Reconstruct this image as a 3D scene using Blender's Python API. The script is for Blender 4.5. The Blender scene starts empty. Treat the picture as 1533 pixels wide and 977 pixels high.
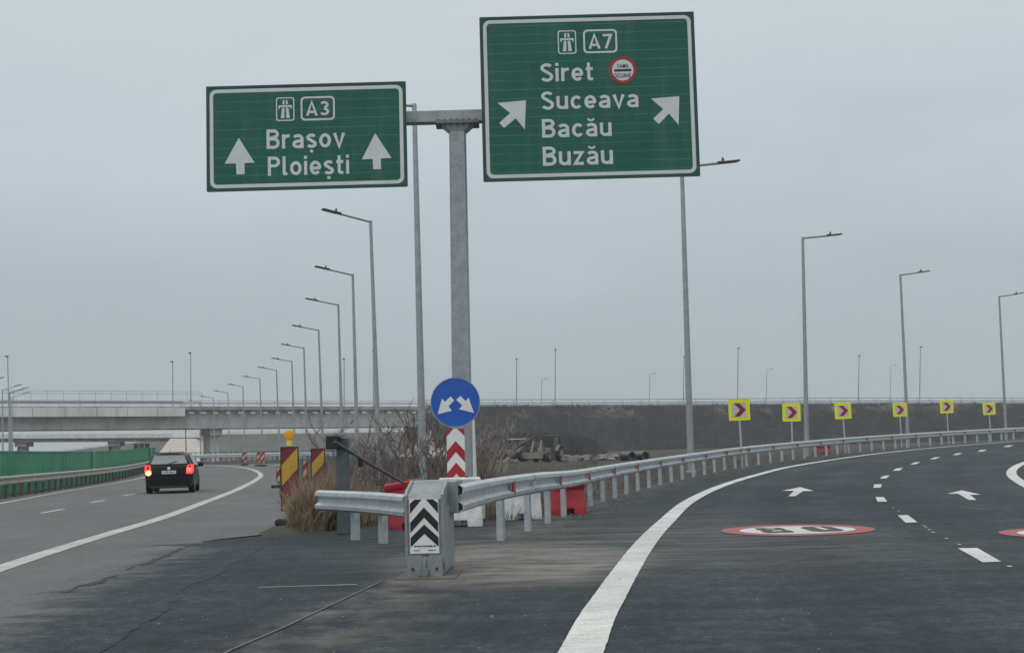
import bpy, math, random
import numpy as np
from mathutils import Vector, Matrix
random.seed(7)
R = math.radians
C = bpy.context.scene.collection
S = bpy.context.scene

# ------------------------------------------------------------------ camera
F_PX, W_PX, H_PX = 2000.0, 1533.0, 977.0
CAM_H, ROLL = 1.3, R(1.55)
PITCH = math.atan(181.5 * math.cos(ROLL) / F_PX)
_F = Vector((0, math.cos(PITCH), math.sin(PITCH)))
_U0 = Vector((0, -math.sin(PITCH), math.cos(PITCH)))
_R0 = Vector((1, 0, 0))
_Rt = _R0 * math.cos(ROLL) - _U0 * math.sin(ROLL)
_Up = _U0 * math.cos(ROLL) + _R0 * math.sin(ROLL)
CAM = Vector((0, 0, CAM_H))
cam = bpy.data.cameras.new('camera')
cam.sensor_width = 36.0
cam.lens = 36.0 * F_PX / W_PX
cam.clip_start, cam.clip_end = 0.1, 9000
co = bpy.data.objects.new('camera', cam)
m = Matrix.Identity(4)
for i in range(3):
    m[i][0], m[i][1], m[i][2], m[i][3] = _Rt[i], _Up[i], -_F[i], CAM[i]
co.matrix_world = m
C.objects.link(co)
S.camera = co

# ------------------------------------------------------------------ world, sun, exposure
SUN_EL, SUN_ROT = R(48), R(215)
w = bpy.data.worlds.new('World')
S.world = w
w.use_nodes = True
nt = w.node_tree
bg = nt.nodes['Background']
bg.inputs['Strength'].default_value = 0.1
sky = nt.nodes.new('ShaderNodeTexSky')
sky.sky_type = 'NISHITA'
sky.sun_disc = False
sky.sun_elevation = SUN_EL
sky.sun_rotation = SUN_ROT
sky.dust_density = 3.0
tc = nt.nodes.new('ShaderNodeTexCoord')
sx = nt.nodes.new('ShaderNodeSeparateXYZ')
nt.links.new(tc.outputs['Generated'], sx.inputs[0])
nz = nt.nodes.new('ShaderNodeTexNoise')            # broad, soft cloud masses
mpn = nt.nodes.new('ShaderNodeMapping')
mpn.inputs['Scale'].default_value = (2.2, 2.2, 7.0)
nt.links.new(tc.outputs['Generated'], mpn.inputs[0])
nt.links.new(mpn.outputs[0], nz.inputs['Vector'])
nz.inputs['Scale'].default_value = 1.6
nz.inputs['Detail'].default_value = 4
ma = nt.nodes.new('ShaderNodeMath'); ma.operation = 'MULTIPLY_ADD'
nt.links.new(nz.outputs['Fac'], ma.inputs[0])
ma.inputs[1].default_value = 0.19
ma.inputs[2].default_value = -0.09
ad = nt.nodes.new('ShaderNodeMath'); ad.operation = 'ADD'
nt.links.new(sx.outputs['Z'], ad.inputs[0]); nt.links.new(ma.outputs[0], ad.inputs[1])
cr = nt.nodes.new('ShaderNodeValToRGB')
cr.color_ramp.elements[0].position = 0.0
cr.color_ramp.elements[0].color = (0.385, 0.450, 0.485, 1)
cr.color_ramp.elements[1].position = 0.36
cr.color_ramp.elements[1].color = (0.61, 0.665, 0.69, 1)
e = cr.color_ramp.elements.new(0.13)
e.color = (0.45, 0.522, 0.562, 1)
e = cr.color_ramp.elements.new(0.24)
e.color = (0.545, 0.62, 0.665, 1)
e = cr.color_ramp.elements.new(0.55)
e.color = (0.95, 0.99, 1.0, 1)
e = cr.color_ramp.elements.new(0.9)
e.color = (1.25, 1.28, 1.28, 1)
nt.links.new(ad.outputs[0], cr.inputs[0])
mu = nt.nodes.new('ShaderNodeVectorMath'); mu.operation = 'SCALE'
mu.inputs['Scale'].default_value = 10.0
nt.links.new(cr.outputs[0], mu.inputs[0])
mxw = nt.nodes.new('ShaderNodeMix'); mxw.data_type = 'RGBA'
mxw.inputs['Factor'].default_value = 0.96           # cloud cover over the clear sky
nt.links.new(sky.outputs[0], mxw.inputs['A']); nt.links.new(mu.outputs[0], mxw.inputs['B'])
nt.links.new(mxw.outputs['Result'], bg.inputs['Color'])

sl = bpy.data.lights.new('sun', 'SUN')
sl.energy = 0.6
sl.angle = R(25)
sl.color = (1.0, 0.97, 0.93)
so = bpy.data.objects.new('sun', sl)
so.rotation_euler = (R(90) - SUN_EL, 0, -SUN_ROT + R(180))
C.objects.link(so)
S.view_settings.view_transform = 'Standard'
S.view_settings.look = 'None'
S.view_settings.exposure = 0.0
S.view_settings.gamma = 1.0
S.cycles.use_denoising = True
S.cycles.volume_bounces = 0
S.cycles.max_bounces = 6

# ------------------------------------------------------------------ terrain and pixel helpers
def crom(pts, n=12):
    P = [np.array(p, float) for p in pts]
    P = [2 * P[0] - P[1]] + P + [2 * P[-1] - P[-2]]
    out = []
    for i in range(1, len(P) - 2):
        for k in range(n):
            t = k / n
            a, b, c, d = P[i - 1], P[i], P[i + 1], P[i + 2]
            out.append(.5 * ((2 * b) + (-a + c) * t + (2 * a - 5 * b + 4 * c - d) * t * t + (-a + 3 * b - 3 * c + d) * t ** 3))
    out.append(P[-2])
    return np.array(out)
OUTER = crom([(-.75, -6), (-.5, 0), (.36, 8.4), (.86, 12.26), (1.65, 17.6), (2.46, 22.4), (3.85, 30), (5.8, 38.3), (8.3, 46.5), (11.9, 56),
              (19.1, 70), (27.3, 82), (34.9, 91), (45, 101), (58, 111.5), (75, 123)])
def outer_x(y): return np.interp(y, OUTER[:, 1], OUTER[:, 0])
def sp(v, k): return k * np.logaddexp(0, v / k)
def sst(a, b, v):
    t = np.clip((v - a) / (b - a), 0, 1)
    return t * t * (3 - 2 * t)
def Z(x, y):
    x = np.asarray(x, float); y = np.asarray(y, float)
    yc = np.minimum(y, 135)
    zr = .0168 * sp(yc - 40, 5) * sst(-9, -3, x - outer_x(y)) * (1 - sst(150, 230, y))
    zl = .0165 * (sp(yc - 80, 5) - sp(yc - 122, 5)) * sst(-7, -14, x + .06 * np.minimum(y, 90) * 0) * (1 - sst(150, 210, y))
    return zr + zl
def ray(px, py): return _F + _Rt * ((px - W_PX / 2) / F_PX) - _Up * ((py - H_PX / 2) / F_PX)
def PD(px, py, Y):
    d = ray(px, py)
    return CAM + d * (Y / d.y)
def HOR(px): return 670 - .02706 * (px - 766.5)
def G(px, py):
    d = ray(px, py)
    lo = 3.0
    f = lambda t: CAM.z + d.z * t / d.y - float(Z(CAM.x + d.x * t / d.y, t))
    t = lo
    while t < 420 and f(t) > 0: t += .5
    a, b = t - .5, t
    for _ in range(24):
        c = (a + b) / 2
        if f(c) > 0: a = c
        else: b = c
    return CAM + d * (b / d.y)
def ground_at(px, Y):
    p = PD(px, HOR(px), Y)
    return Vector((p.x, Y, float(Z(p.x, Y))))

# ------------------------------------------------------------------ mesh builder
class MB:
    def __init__(s): s.v, s.f, s.mi = [], [], []
    def add(s, v, f, mi=0):
        o = len(s.v)
        s.v += [tuple(p) for p in v]
        s.f += [tuple(i + o for i in q) for q in f]
        s.mi += [mi] * len(f)
        return s
    def box(s, c, d, rot=None, mi=0, taper=1.0, bev=0.0):
        x, y, z = d[0] / 2, d[1] / 2, d[2] / 2
        if bev:
            prof = []
            b = min(bev, x * .9, y * .9)
            for (cx, cy, a0) in ((x - b, y - b, 0), (-x + b, y - b, 90), (-x + b, -y + b, 180), (x - b, -y + b, 270)):
                for a in (0, 45, 90): prof.append((cx + b * math.cos(R(a0 + a)), cy + b * math.sin(R(a0 + a))))
            n = len(prof)
            zb = min(bev, z * .9)
            lv = [(-z, (1 - b / max(x, y))), (-z + zb, 1), (z - zb, 1), (z, (1 - b / max(x, y)))]
            v = []
            for zz, k in lv:
                kt = taper if zz > 0 else 1
                v += [(p[0] * k * kt, p[1] * k * kt, zz) for p in prof]
            f = [tuple(reversed(range(n))), tuple(range(3 * n, 4 * n))]
            for L in range(3): f += [(L * n + i, L * n + (i + 1) % n, (L + 1) * n + (i + 1) % n, (L + 1) * n + i) for i in range(n)]
        else:
            t = taper
            v = [(-x, -y, -z), (x, -y, -z), (x, y, -z), (-x, y, -z), (-x * t, -y * t, z), (x * t, -y * t, z), (x * t, y * t, z), (-x * t, y * t, z)]
            f = [(3, 2, 1, 0), (4, 5, 6, 7), (0, 1, 5, 4), (1, 2, 6, 5), (2, 3, 7, 6), (3, 0, 4, 7)]
        v = [Vector(p) for p in v]
        if rot is not None:
            M = rot if isinstance(rot, Matrix) else Matrix.Rotation(rot, 3, 'Z')
            v = [M @ p for p in v]
        c = Vector(c)
        return s.add([p + c for p in v], f, mi)
    def tube(s, pts, rad, n=10, cap=True, mi=0):
        pts = [Vector(p) for p in pts]
        if not hasattr(rad, '__len__'): rad = [rad] * len(pts)
        v, f = [], []
        ref = None
        for i, p in enumerate(pts):
            d = (pts[min(i + 1, len(pts) - 1)] - pts[max(i - 1, 0)]).normalized()
            if ref is None: ref = Vector((1, 0, 0)) if abs(d.x) < .8 else Vector((0, 1, 0))
            u = (ref - d * ref.dot(d)).normalized(); ref = u
            q = d.cross(u)
            v += [p + (u * math.cos(2 * math.pi * k / n) + q * math.sin(2 * math.pi * k / n)) * rad[i] for k in range(n)]
        for i in range(len(pts) - 1):
            f += [(i * n + k, i * n + (k + 1) % n, (i + 1) * n + (k + 1) % n, (i + 1) * n + k) for k in range(n)]
        if cap: f += [tuple(reversed(range(n))), tuple(range((len(pts) - 1) * n, len(pts) * n))]
        return s.add(v, f, mi)
    def prism(s, poly, ext, mi=0):
        """poly: list of 3D points, ext: extrusion vector"""
        n = len(poly); e = Vector(ext)
        v = [Vector(p) for p in poly] + [Vector(p) + e for p in poly]
        f = [tuple(range(n)), tuple(reversed(range(n, 2 * n)))] + [(i + n, (i + 1) % n + n, (i + 1) % n, i) for i in range(n)]
        return s.add(v, f, mi)
    def ringprism(s, a, b, ext, mi=0):
        n = len(a); e = Vector(ext)
        v = [Vector(p) for p in a] + [Vector(p) for p in b]
        v += [p + e for p in v[:2 * n]]
        f = []
        for i in range(n):
            j = (i + 1) % n
            f += [(i, j, n + j, n + i), (2 * n + i, 3 * n + i, 3 * n + j, 2 * n + j), (i, 2 * n + i, 2 * n + j, j), (n + i, n + j, 3 * n + j, 3 * n + i)]
        return s.add(v, f, mi)
    def sweep(s, path, prof, closed=True, mi=0, caps=True):
        """path: list of (pos, right_vec, up_vec); prof: (r,u) points"""
        n = len(prof); v, f = [], []
        for p, r, u in path: v += [p + r * a + u * b for a, b in prof]
        for i in range(len(path) - 1):
            for k in range(n if closed else n - 1):
                k2 = (k + 1) % n
                f.append((i * n + k, i * n + k2, (i + 1) * n + k2, (i + 1) * n + k))
        if caps and closed: f += [tuple(reversed(range(n))), tuple(range((len(path) - 1) * n, len(path) * n))]
        return s.add(v, f, mi)
    def build(s, name, mat, parent=None, smooth=None):
        me = bpy.data.meshes.new(name)
        me.from_pydata([tuple(p) for p in s.v], [], s.f)
        mats = mat if isinstance(mat, (list, tuple)) else [mat]
        for mm in mats: me.materials.append(mm)
        if len(mats) > 1: me.polygons.foreach_set('material_index', s.mi)
        me.validate(); me.update()
        import bmesh
        bm = bmesh.new(); bm.from_mesh(me)
        bmesh.ops.recalc_face_normals(bm, faces=bm.faces)
        bm.to_mesh(me); bm.free()
        if smooth:
            me.polygons.foreach_set('use_smooth', [True] * len(me.polygons))
            me.set_sharp_from_angle(angle=R(smooth))
        o = bpy.data.objects.new(name, me)
        C.objects.link(o)
        if parent: o.parent = parent
        return o
def tag(o, label=None, cat=None, group=None, kind=None):
    if label: o['label'] = label
    if cat: o['category'] = cat
    if group: o['group'] = group
    if kind: o['kind'] = kind
    return o
def thing(name, label, cat, loc=(0, 0, 0), rz=0, group=None):
    o = bpy.data.objects.new(name, None)
    o.empty_display_size = .2
    C.objects.link(o)
    o.location = loc; o.rotation_euler = (0, 0, rz)
    return tag(o, label, cat, group)
def copy_thing(o, parent=None):
    c = o.copy(); C.objects.link(c)
    if parent: c.parent = parent
    for ch in [x for x in o.children]: copy_thing(ch, c)
    return c

# ------------------------------------------------------------------ materials
def mat(name, col, rough=.6, metal=0.0, spec=.5, var=0.0, scale=8.0, bump=0.0, emit=None, estr=0.0, coat=0.0, detail=5, col2=None):
    m = bpy.data.materials.new(name); m.use_nodes = True
    t = m.node_tree; b = t.nodes['Principled BSDF']
    b.inputs['Base Color'].default_value = (*col, 1)
    b.inputs['Roughness'].default_value = rough
    b.inputs['Metallic'].default_value = metal
    b.inputs['Specular IOR Level'].default_value = spec
    b.inputs['Coat Weight'].default_value = coat
    if emit:
        b.inputs['Emission Color'].default_value = (*emit, 1); b.inputs['Emission Strength'].default_value = estr
    if var or bump or col2:
        tc = t.nodes.new('ShaderNodeTexCoord')
        n = t.nodes.new('ShaderNodeTexNoise')
        n.inputs['Scale'].default_value = scale; n.inputs['Detail'].default_value = detail; n.inputs['Roughness'].default_value = .65
        t.links.new(tc.outputs['Object'], n.inputs['Vector'])
        r = t.nodes.new('ShaderNodeValToRGB')
        c2 = col2 if col2 else tuple(c * (1 + var) for c in col)
        c1 = col if col2 else tuple(c * (1 - var) for c in col)
        r.color_ramp.elements[0].color = (*c1, 1); r.color_ramp.elements[1].color = (*c2, 1)
        r.color_ramp.elements[0].position = .3; r.color_ramp.elements[1].position = .7
        t.links.new(n.outputs['Fac'], r.inputs[0]); t.links.new(r.outputs[0], b.inputs['Base Color'])
        if bump:
            bp = t.nodes.new('ShaderNodeBump'); bp.inputs['Strength'].default_value = bump; bp.inputs['Distance'].default_value = .02
            t.links.new(n.outputs['Fac'], bp.inputs['Height']); t.links.new(bp.outputs[0], b.inputs['Normal'])
    return m
class NT:
    """tiny helper for node graphs of the ground materials"""
    def __init__(s, name, rough=.85, spec=.3):
        s.m = bpy.data.materials.new(name); s.m.use_nodes = True
        s.t = s.m.node_tree; s.b = s.t.nodes['Principled BSDF']
        s.b.inputs['Roughness'].default_value = rough; s.b.inputs['Specular IOR Level'].default_value = spec
        s.tc = s.t.nodes.new('ShaderNodeTexCoord')
    def L(s, a, b): s.t.links.new(a, b)
    def noise(s, scale, detail=4, sc=(1, 1, 1), rough=.6):
        mp = s.t.nodes.new('ShaderNodeMapping'); mp.inputs['Scale'].default_value = sc
        s.L(s.tc.outputs['Object'], mp.inputs[0])
        n = s.t.nodes.new('ShaderNodeTexNoise'); n.inputs['Scale'].default_value = scale; n.inputs['Detail'].default_value = detail
        n.inputs['Roughness'].default_value = rough
        s.L(mp.outputs[0], n.inputs['Vector']); return n.outputs['Fac']
    def ramp(s, x, stops):
        r = s.t.nodes.new('ShaderNodeValToRGB')
        while len(r.color_ramp.elements) < len(stops): r.color_ramp.elements.new(.5)
        for e, (p, c) in zip(r.color_ramp.elements, stops):
            e.position = p; e.color = (*c, 1) if hasattr(c, '__len__') else (c, c, c, 1)
        s.L(x, r.inputs[0]); return r.outputs[0]
    def math(s, op, a, b=None):
        n = s.t.nodes.new('ShaderNodeMath'); n.operation = op
        for i, q in enumerate((a, b)):
            if q is None: continue
            if isinstance(q, (int, float)): n.inputs[i].default_value = q
            else: s.L(q, n.inputs[i])
        return n.outputs[0]
    def mix(s, f, a, b, mode='MIX'):
        n = s.t.nodes.new('ShaderNodeMix'); n.data_type = 'RGBA'; n.blend_type = mode
        for k, q in (('Factor', f), ('A', a), ('B', b)):
            if isinstance(q, (int, float)) and k == 'Factor': n.inputs[k].default_value = q
            elif isinstance(q, tuple): n.inputs[k].default_value = (*q, 1)
            else: s.L(q, n.inputs[k])
        return n.outputs['Result']
    def blob(s, cx, cy, rx, ry, soft=.5):
        sep = s.t.nodes.new('ShaderNodeSeparateXYZ'); s.L(s.tc.outputs['Object'], sep.inputs[0])
        u = s.math('MULTIPLY', s.math('SUBTRACT', sep.outputs[0], cx), 1 / rx); v = s.math('MULTIPLY', s.math('SUBTRACT', sep.outputs[1], cy), 1 / ry)
        d = s.math('SQRT', s.math('ADD', s.math('MULTIPLY', u, u), s.math('MULTIPLY', v, v)))
        return s.ramp(d, [(1 - soft if soft < 1 else 0, 1.0), (1.0, 0.0)])
    def bump(s, h, st, dist=.01):
        bp = s.t.nodes.new('ShaderNodeBump'); bp.inputs['Strength'].default_value = st; bp.inputs['Distance'].default_value = dist
        s.L(h, bp.inputs['Height']); s.L(bp.outputs[0], s.b.inputs['Normal'])
    def out(s, c): s.L(c, s.b.inputs['Base Color']); return s.m

def asphalt_dark():
    n = NT('new_asphalt', .85, .22)
    fine = n.noise(45, 6, rough=.8); mid = n.noise(3.0, 5, (1, .6, 1)); big = n.noise(.22, 4)
    c = n.ramp(fine, [(.3, (.013, .0205, .0265)), (.52, (.029, .040, .0485)), (.72, (.056, .076, .091))])
    c = n.mix(.55, c, n.ramp(mid, [(.3, (.45, .45, .45)), (.7, (1.5, 1.5, 1.5))]), 'MULTIPLY')
    c = n.mix(.8, c, n.ramp(big, [(.3, (.62, .63, .66)), (.7, (1.5, 1.46, 1.40))]), 'MULTIPLY')
    grain = n.noise(11, 4, (1, .8, 1), .85); grain2 = n.noise(4.2, 5, (.8, 1, 1), .8)
    c = n.mix(.62, c, n.ramp(grain, [(.36, (.34, .36, .38)), (.5, (1, 1, 1)), (.64, (1.8, 1.76, 1.72))]), 'MULTIPLY')
    at = n.t.nodes.new('ShaderNodeAttribute'); at.attribute_name = 'lateral'       # metres right of the outer edge line
    lat = at.outputs['Fac']; wob = n.math('ADD', lat, n.math('MULTIPLY', n.math('SUBTRACT', n.noise(.35, 3), .5), 1.2))
    trk = n.ramp(n.math('MULTIPLY', wob, .1), [(.04, (.86, .87, .88)), (.10, (1.28, 1.25, 1.22)), (.17, (.86, .87, .88)), (.22, (.80, .81, .83)), (.29, (1.25, 1.23, 1.2)), (.37, (.88, .88, .89)), (.47, (.9, .9, .91)), (.55, (1.25, 1.22, 1.2)), (.64, (.84, .85, .86)), (.74, (1.22, 1.2, 1.18)), (.84, (.9, .9, .9))])
    c = n.mix(.8, c, trk, 'MULTIPLY')
    edge = n.mix(1.0, n.ramp(n.math('ADD', n.math('MULTIPLY', lat, .2), .6), [(.08, 0.0), (.13, 1.0), (.22, .9), (.42, .0)]), n.ramp(n.noise(1.7, 6, (.8, .6, 1), .75), [(.44, 0.0), (.64, .8)]), 'MULTIPLY')
    c = n.mix(edge, c, (.135, .128, .115))
    c = n.mix(.6, c, n.ramp(grain2, [(.34, (.5, .51, .53)), (.66, (1.5, 1.47, 1.43))]), 'MULTIPLY')
    streak = n.noise(1.3, 6, (.35, 2.2, 1), .7)
    dust = n.mix(1.0, n.blob(1.0, 19.0, 4.2, 7.0, .9), n.ramp(streak, [(.42, 0.0), (.62, .85)]), 'MULTIPLY')
    c = n.mix(dust, c, (.155, .148, .135))
    st2 = n.noise(2.2, 6, (.6, 1.5, 1), .75)
    d2 = n.mix(1.0, n.blob(.0, 15.6, 1.75, 3.3, .45), n.ramp(st2, [(.36, 0.12), (.56, .95)]), 'MULTIPLY')
    c = n.mix(d2, c, (.20, .19, .172))
    crumbs = n.mix(1.0, n.blob(.0, 16, 1.9, 3.4, .5), n.ramp(n.noise(9, 5, rough=.8), [(.62, 0.0), (.68, .9)]), 'MULTIPLY')
    c = n.mix(crumbs, c, (.02, .02, .02))
    sc = n.noise(6, 5, (.25, 3.5, 1), .8)                      # pale scuffed streaks across the lane
    d3 = n.mix(1.0, n.blob(3.9, 16.5, 2.9, 5.0, .9), n.ramp(sc, [(.49, 0.0), (.64, .72)]), 'MULTIPLY')
    c = n.mix(d3, c, (.175, .175, .165))
    seam = n.noise(.9, 3, (.12, 2.6, 1), .5)                # broad faint paver bands
    c = n.mix(.5, c, n.ramp(seam, [(.35, (.72, .72, .74)), (.65, (1.35, 1.33, 1.3))]), 'MULTIPLY')
    n.bump(fine, .5, .008)
    return n.out(c)
def asphalt_light():
    n = NT('worn_asphalt', .88, .25)
    fine = n.noise(40, 6, rough=.8); mid = n.noise(1.2, 5, (1, .4, 1)); big = n.noise(.15, 4)
    c = n.ramp(fine, [(.3, (.088, .092, .094)), (.7, (.155, .160, .160))])
    c = n.mix(.5, c, n.ramp(mid, [(.3, (.7, .7, .7)), (.7, (1.22, 1.22, 1.22))]), 'MULTIPLY')
    c = n.mix(.5, c, n.ramp(n.noise(8, 4, rough=.8), [(.34, (.65, .65, .66)), (.66, (1.35, 1.34, 1.32))]), 'MULTIPLY')
    c = n.mix(.6, c, n.ramp(big, [(.3, (.8, .8, .8)), (.7, (1.15, 1.15, 1.15))]), 'MULTIPLY')
    at = n.t.nodes.new('ShaderNodeAttribute'); at.attribute_name = 'dust_cover'
    k = n.math('ADD', at.outputs['Fac'], n.math('MULTIPLY', n.math('SUBTRACT', n.noise(1.6, 7, (.8, 1.2, 1), .75), .5), 1.3))
    dk = n.mix(.8, n.ramp(fine, [(.3, (.013, .0205, .0265)), (.52, (.029, .040, .0485)), (.72, (.056, .076, .091))]), n.ramp(n.noise(3, 4), [(.3, (.6, .6, .6)), (.7, (1.4, 1.4, 1.4))]), 'MULTIPLY')
    dk = n.mix(1.0, dk, n.ramp(n.noise(11, 4, (1, .8, 1), .85), [(.36, (.5, .52, .54)), (.5, (1, 1, 1)), (.64, (1.5, 1.48, 1.46))]), 'MULTIPLY')
    c = n.mix(n.ramp(k, [(.26, 0.0), (.60, 1.0)]), dk, c)
    n.bump(fine, .4, .006)
    return n.out(c)
def paint_white(name='road_paint', base=(.62, .63, .60), wear=(.33, .34, .33), lo=.38):
    n = NT(name, .6, .4)
    a = n.noise(5, 6, (.6, 5, 1), .75); f = n.noise(30, 4, rough=.8); big = n.noise(.8, 4)
    c = n.ramp(a, [(lo - .1, wear), (lo + .16, base)])
    c = n.mix(.7, c, n.ramp(big, [(.35, (.72, .73, .74)), (.65, (1.12, 1.12, 1.1))]), 'MULTIPLY')
    c = n.mix(.55, c, n.ramp(f, [(.34, (.55, .55, .55)), (.6, (1.15, 1.15, 1.15))]), 'MULTIPLY')
    chip = n.noise(16, 6, (.7, 1.6, 1), .85)
    c = n.mix(n.ramp(chip, [(.615, 0.0), (.66, .8)]), c, (.10, .11, .115))
    return n.out(c)
def soil(name, a, b, c3, sc=.35):
    n = NT(name, .95, .15)
    x = n.noise(sc, 8, rough=.7); y = n.noise(sc * 14, 5)
    c = n.ramp(x, [(.32, a), (.5, b), (.68, c3)])
    c = n.mix(.6, c, n.ramp(y, [(.3, (.6, .6, .6)), (.7, (1.4, 1.4, 1.4))]), 'MULTIPLY')
    n.bump(y, .7, .15)
    return n.out(c)
def embank():
    n = NT('embankment_soil', .95, .12)
    x = n.noise(.06, 7, (1, 1, 2.5), .7); y = n.noise(.9, 6)
    c = n.ramp(x, [(.35, (.018, .022, .025)), (.55, (.026, .0305, .033)), (.72, (.036, .040, .041))])
    c = n.mix(.5, c, n.ramp(y, [(.3, (.6, .6, .6)), (.7, (1.4, 1.4, 1.4))]), 'MULTIPLY')
    sep = n.t.nodes.new('ShaderNodeSeparateXYZ'); n.L(n.tc.outputs['Object'], sep.inputs[0])
    top = n.ramp(n.math('MULTIPLY', sep.outputs[2], .1), [(.72, 0.0), (.86, 1.0)])
    g = n.noise(.16, 6, (1, 1, 1), .7)
    k = n.mix(1.0, top, n.ramp(g, [(.5, 0.0), (.62, 1.0)]), 'MULTIPLY')
    c = n.mix(k, c, (.13, .12, .10))
    gul = n.noise(.5, 6, (1, .35, .35), .75)
    c = n.mix(.75, c, n.ramp(gul, [(.36, (.55, .55, .56)), (.64, (1.6, 1.55, 1.48))]), 'MULTIPLY')
    weed = n.noise(.11, 7, (1, 1, 2), .75)
    c = n.mix(n.ramp(weed, [(.58, 0.0), (.66, .55)]), c, (.062, .060, .050))
    n.bump(gul, 1.0, .8)
    return n.out(c)
def galv(name='galvanised_steel', base=.40, rough=.5, metal=.35):
    n = NT(name, rough, .5)
    n.b.inputs['Metallic'].default_value = metal
    a = n.noise(5, 6, rough=.7); b = n.noise(26, 3)
    c = n.ramp(a, [(.3, (base * .72, base * .80, base * .84)), (.7, (base * 1.08, base * 1.18, base * 1.22))])
    c = n.mix(.35, c, n.ramp(b, [(.35, (.75, .75, .75)), (.65, (1.2, 1.2, 1.2))]), 'MULTIPLY')
    return n.out(c)
def sign_green():
    n = NT('sign_green', .5, .35)
    sep = n.t.nodes.new('ShaderNodeSeparateXYZ'); n.L(n.tc.outputs['Object'], sep.inputs[0])
    fr = n.math('FRACT', n.math('MULTIPLY', sep.outputs[2], 1 / .178))
    joint = n.ramp(fr, [(0.0, 0.0), (.90, 0.0), (.93, 1.0), (.97, 1.0), (1.0, 0.0)])
    a = n.noise(1.2, 4); s2 = n.noise(2.0, 3, (.15, 1, 6))
    c = n.ramp(a, [(.3, (.007, .095, .064)), (.7, (.010, .118, .082))])
    c = n.mix(.3, c, n.ramp(s2, [(.3, (.75, .75, .75)), (.7, (1.2, 1.2, 1.2))]), 'MULTIPLY')
    jj = n.mix(1.0, joint, n.ramp(n.noise(.9, 2, (1, 1, 8)), [(.36, .3), (.60, .95)]), 'MULTIPLY')
    c = n.mix(jj, c, (.05, .215, .165))
    dirt = n.noise(1.6, 5, (2.5, 1, .25), .7)
    c = n.mix(n.ramp(dirt, [(.5, 0.0), (.72, .22)]), c, (.16, .18, .16))
    return n.out(c)
def stained(name, col, k=.5):
    n = NT(name, .9, .2)
    a = n.noise(.35, 6); b_ = n.noise(.55, 6, (1, 1, .12), .7); f_ = n.noise(5, 4)
    c = n.ramp(a, [(.3, tuple(q * .86 for q in col)), (.7, tuple(q * 1.1 for q in col))])
    c = n.mix(k, c, n.ramp(b_, [(.38, (.55, .56, .55)), (.58, (1.08, 1.08, 1.08))]), 'MULTIPLY')
    c = n.mix(.25, c, n.ramp(f_, [(.3, (.7, .7, .7)), (.7, (1.2, 1.2, 1.2))]), 'MULTIPLY')
    return n.out(c)
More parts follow.
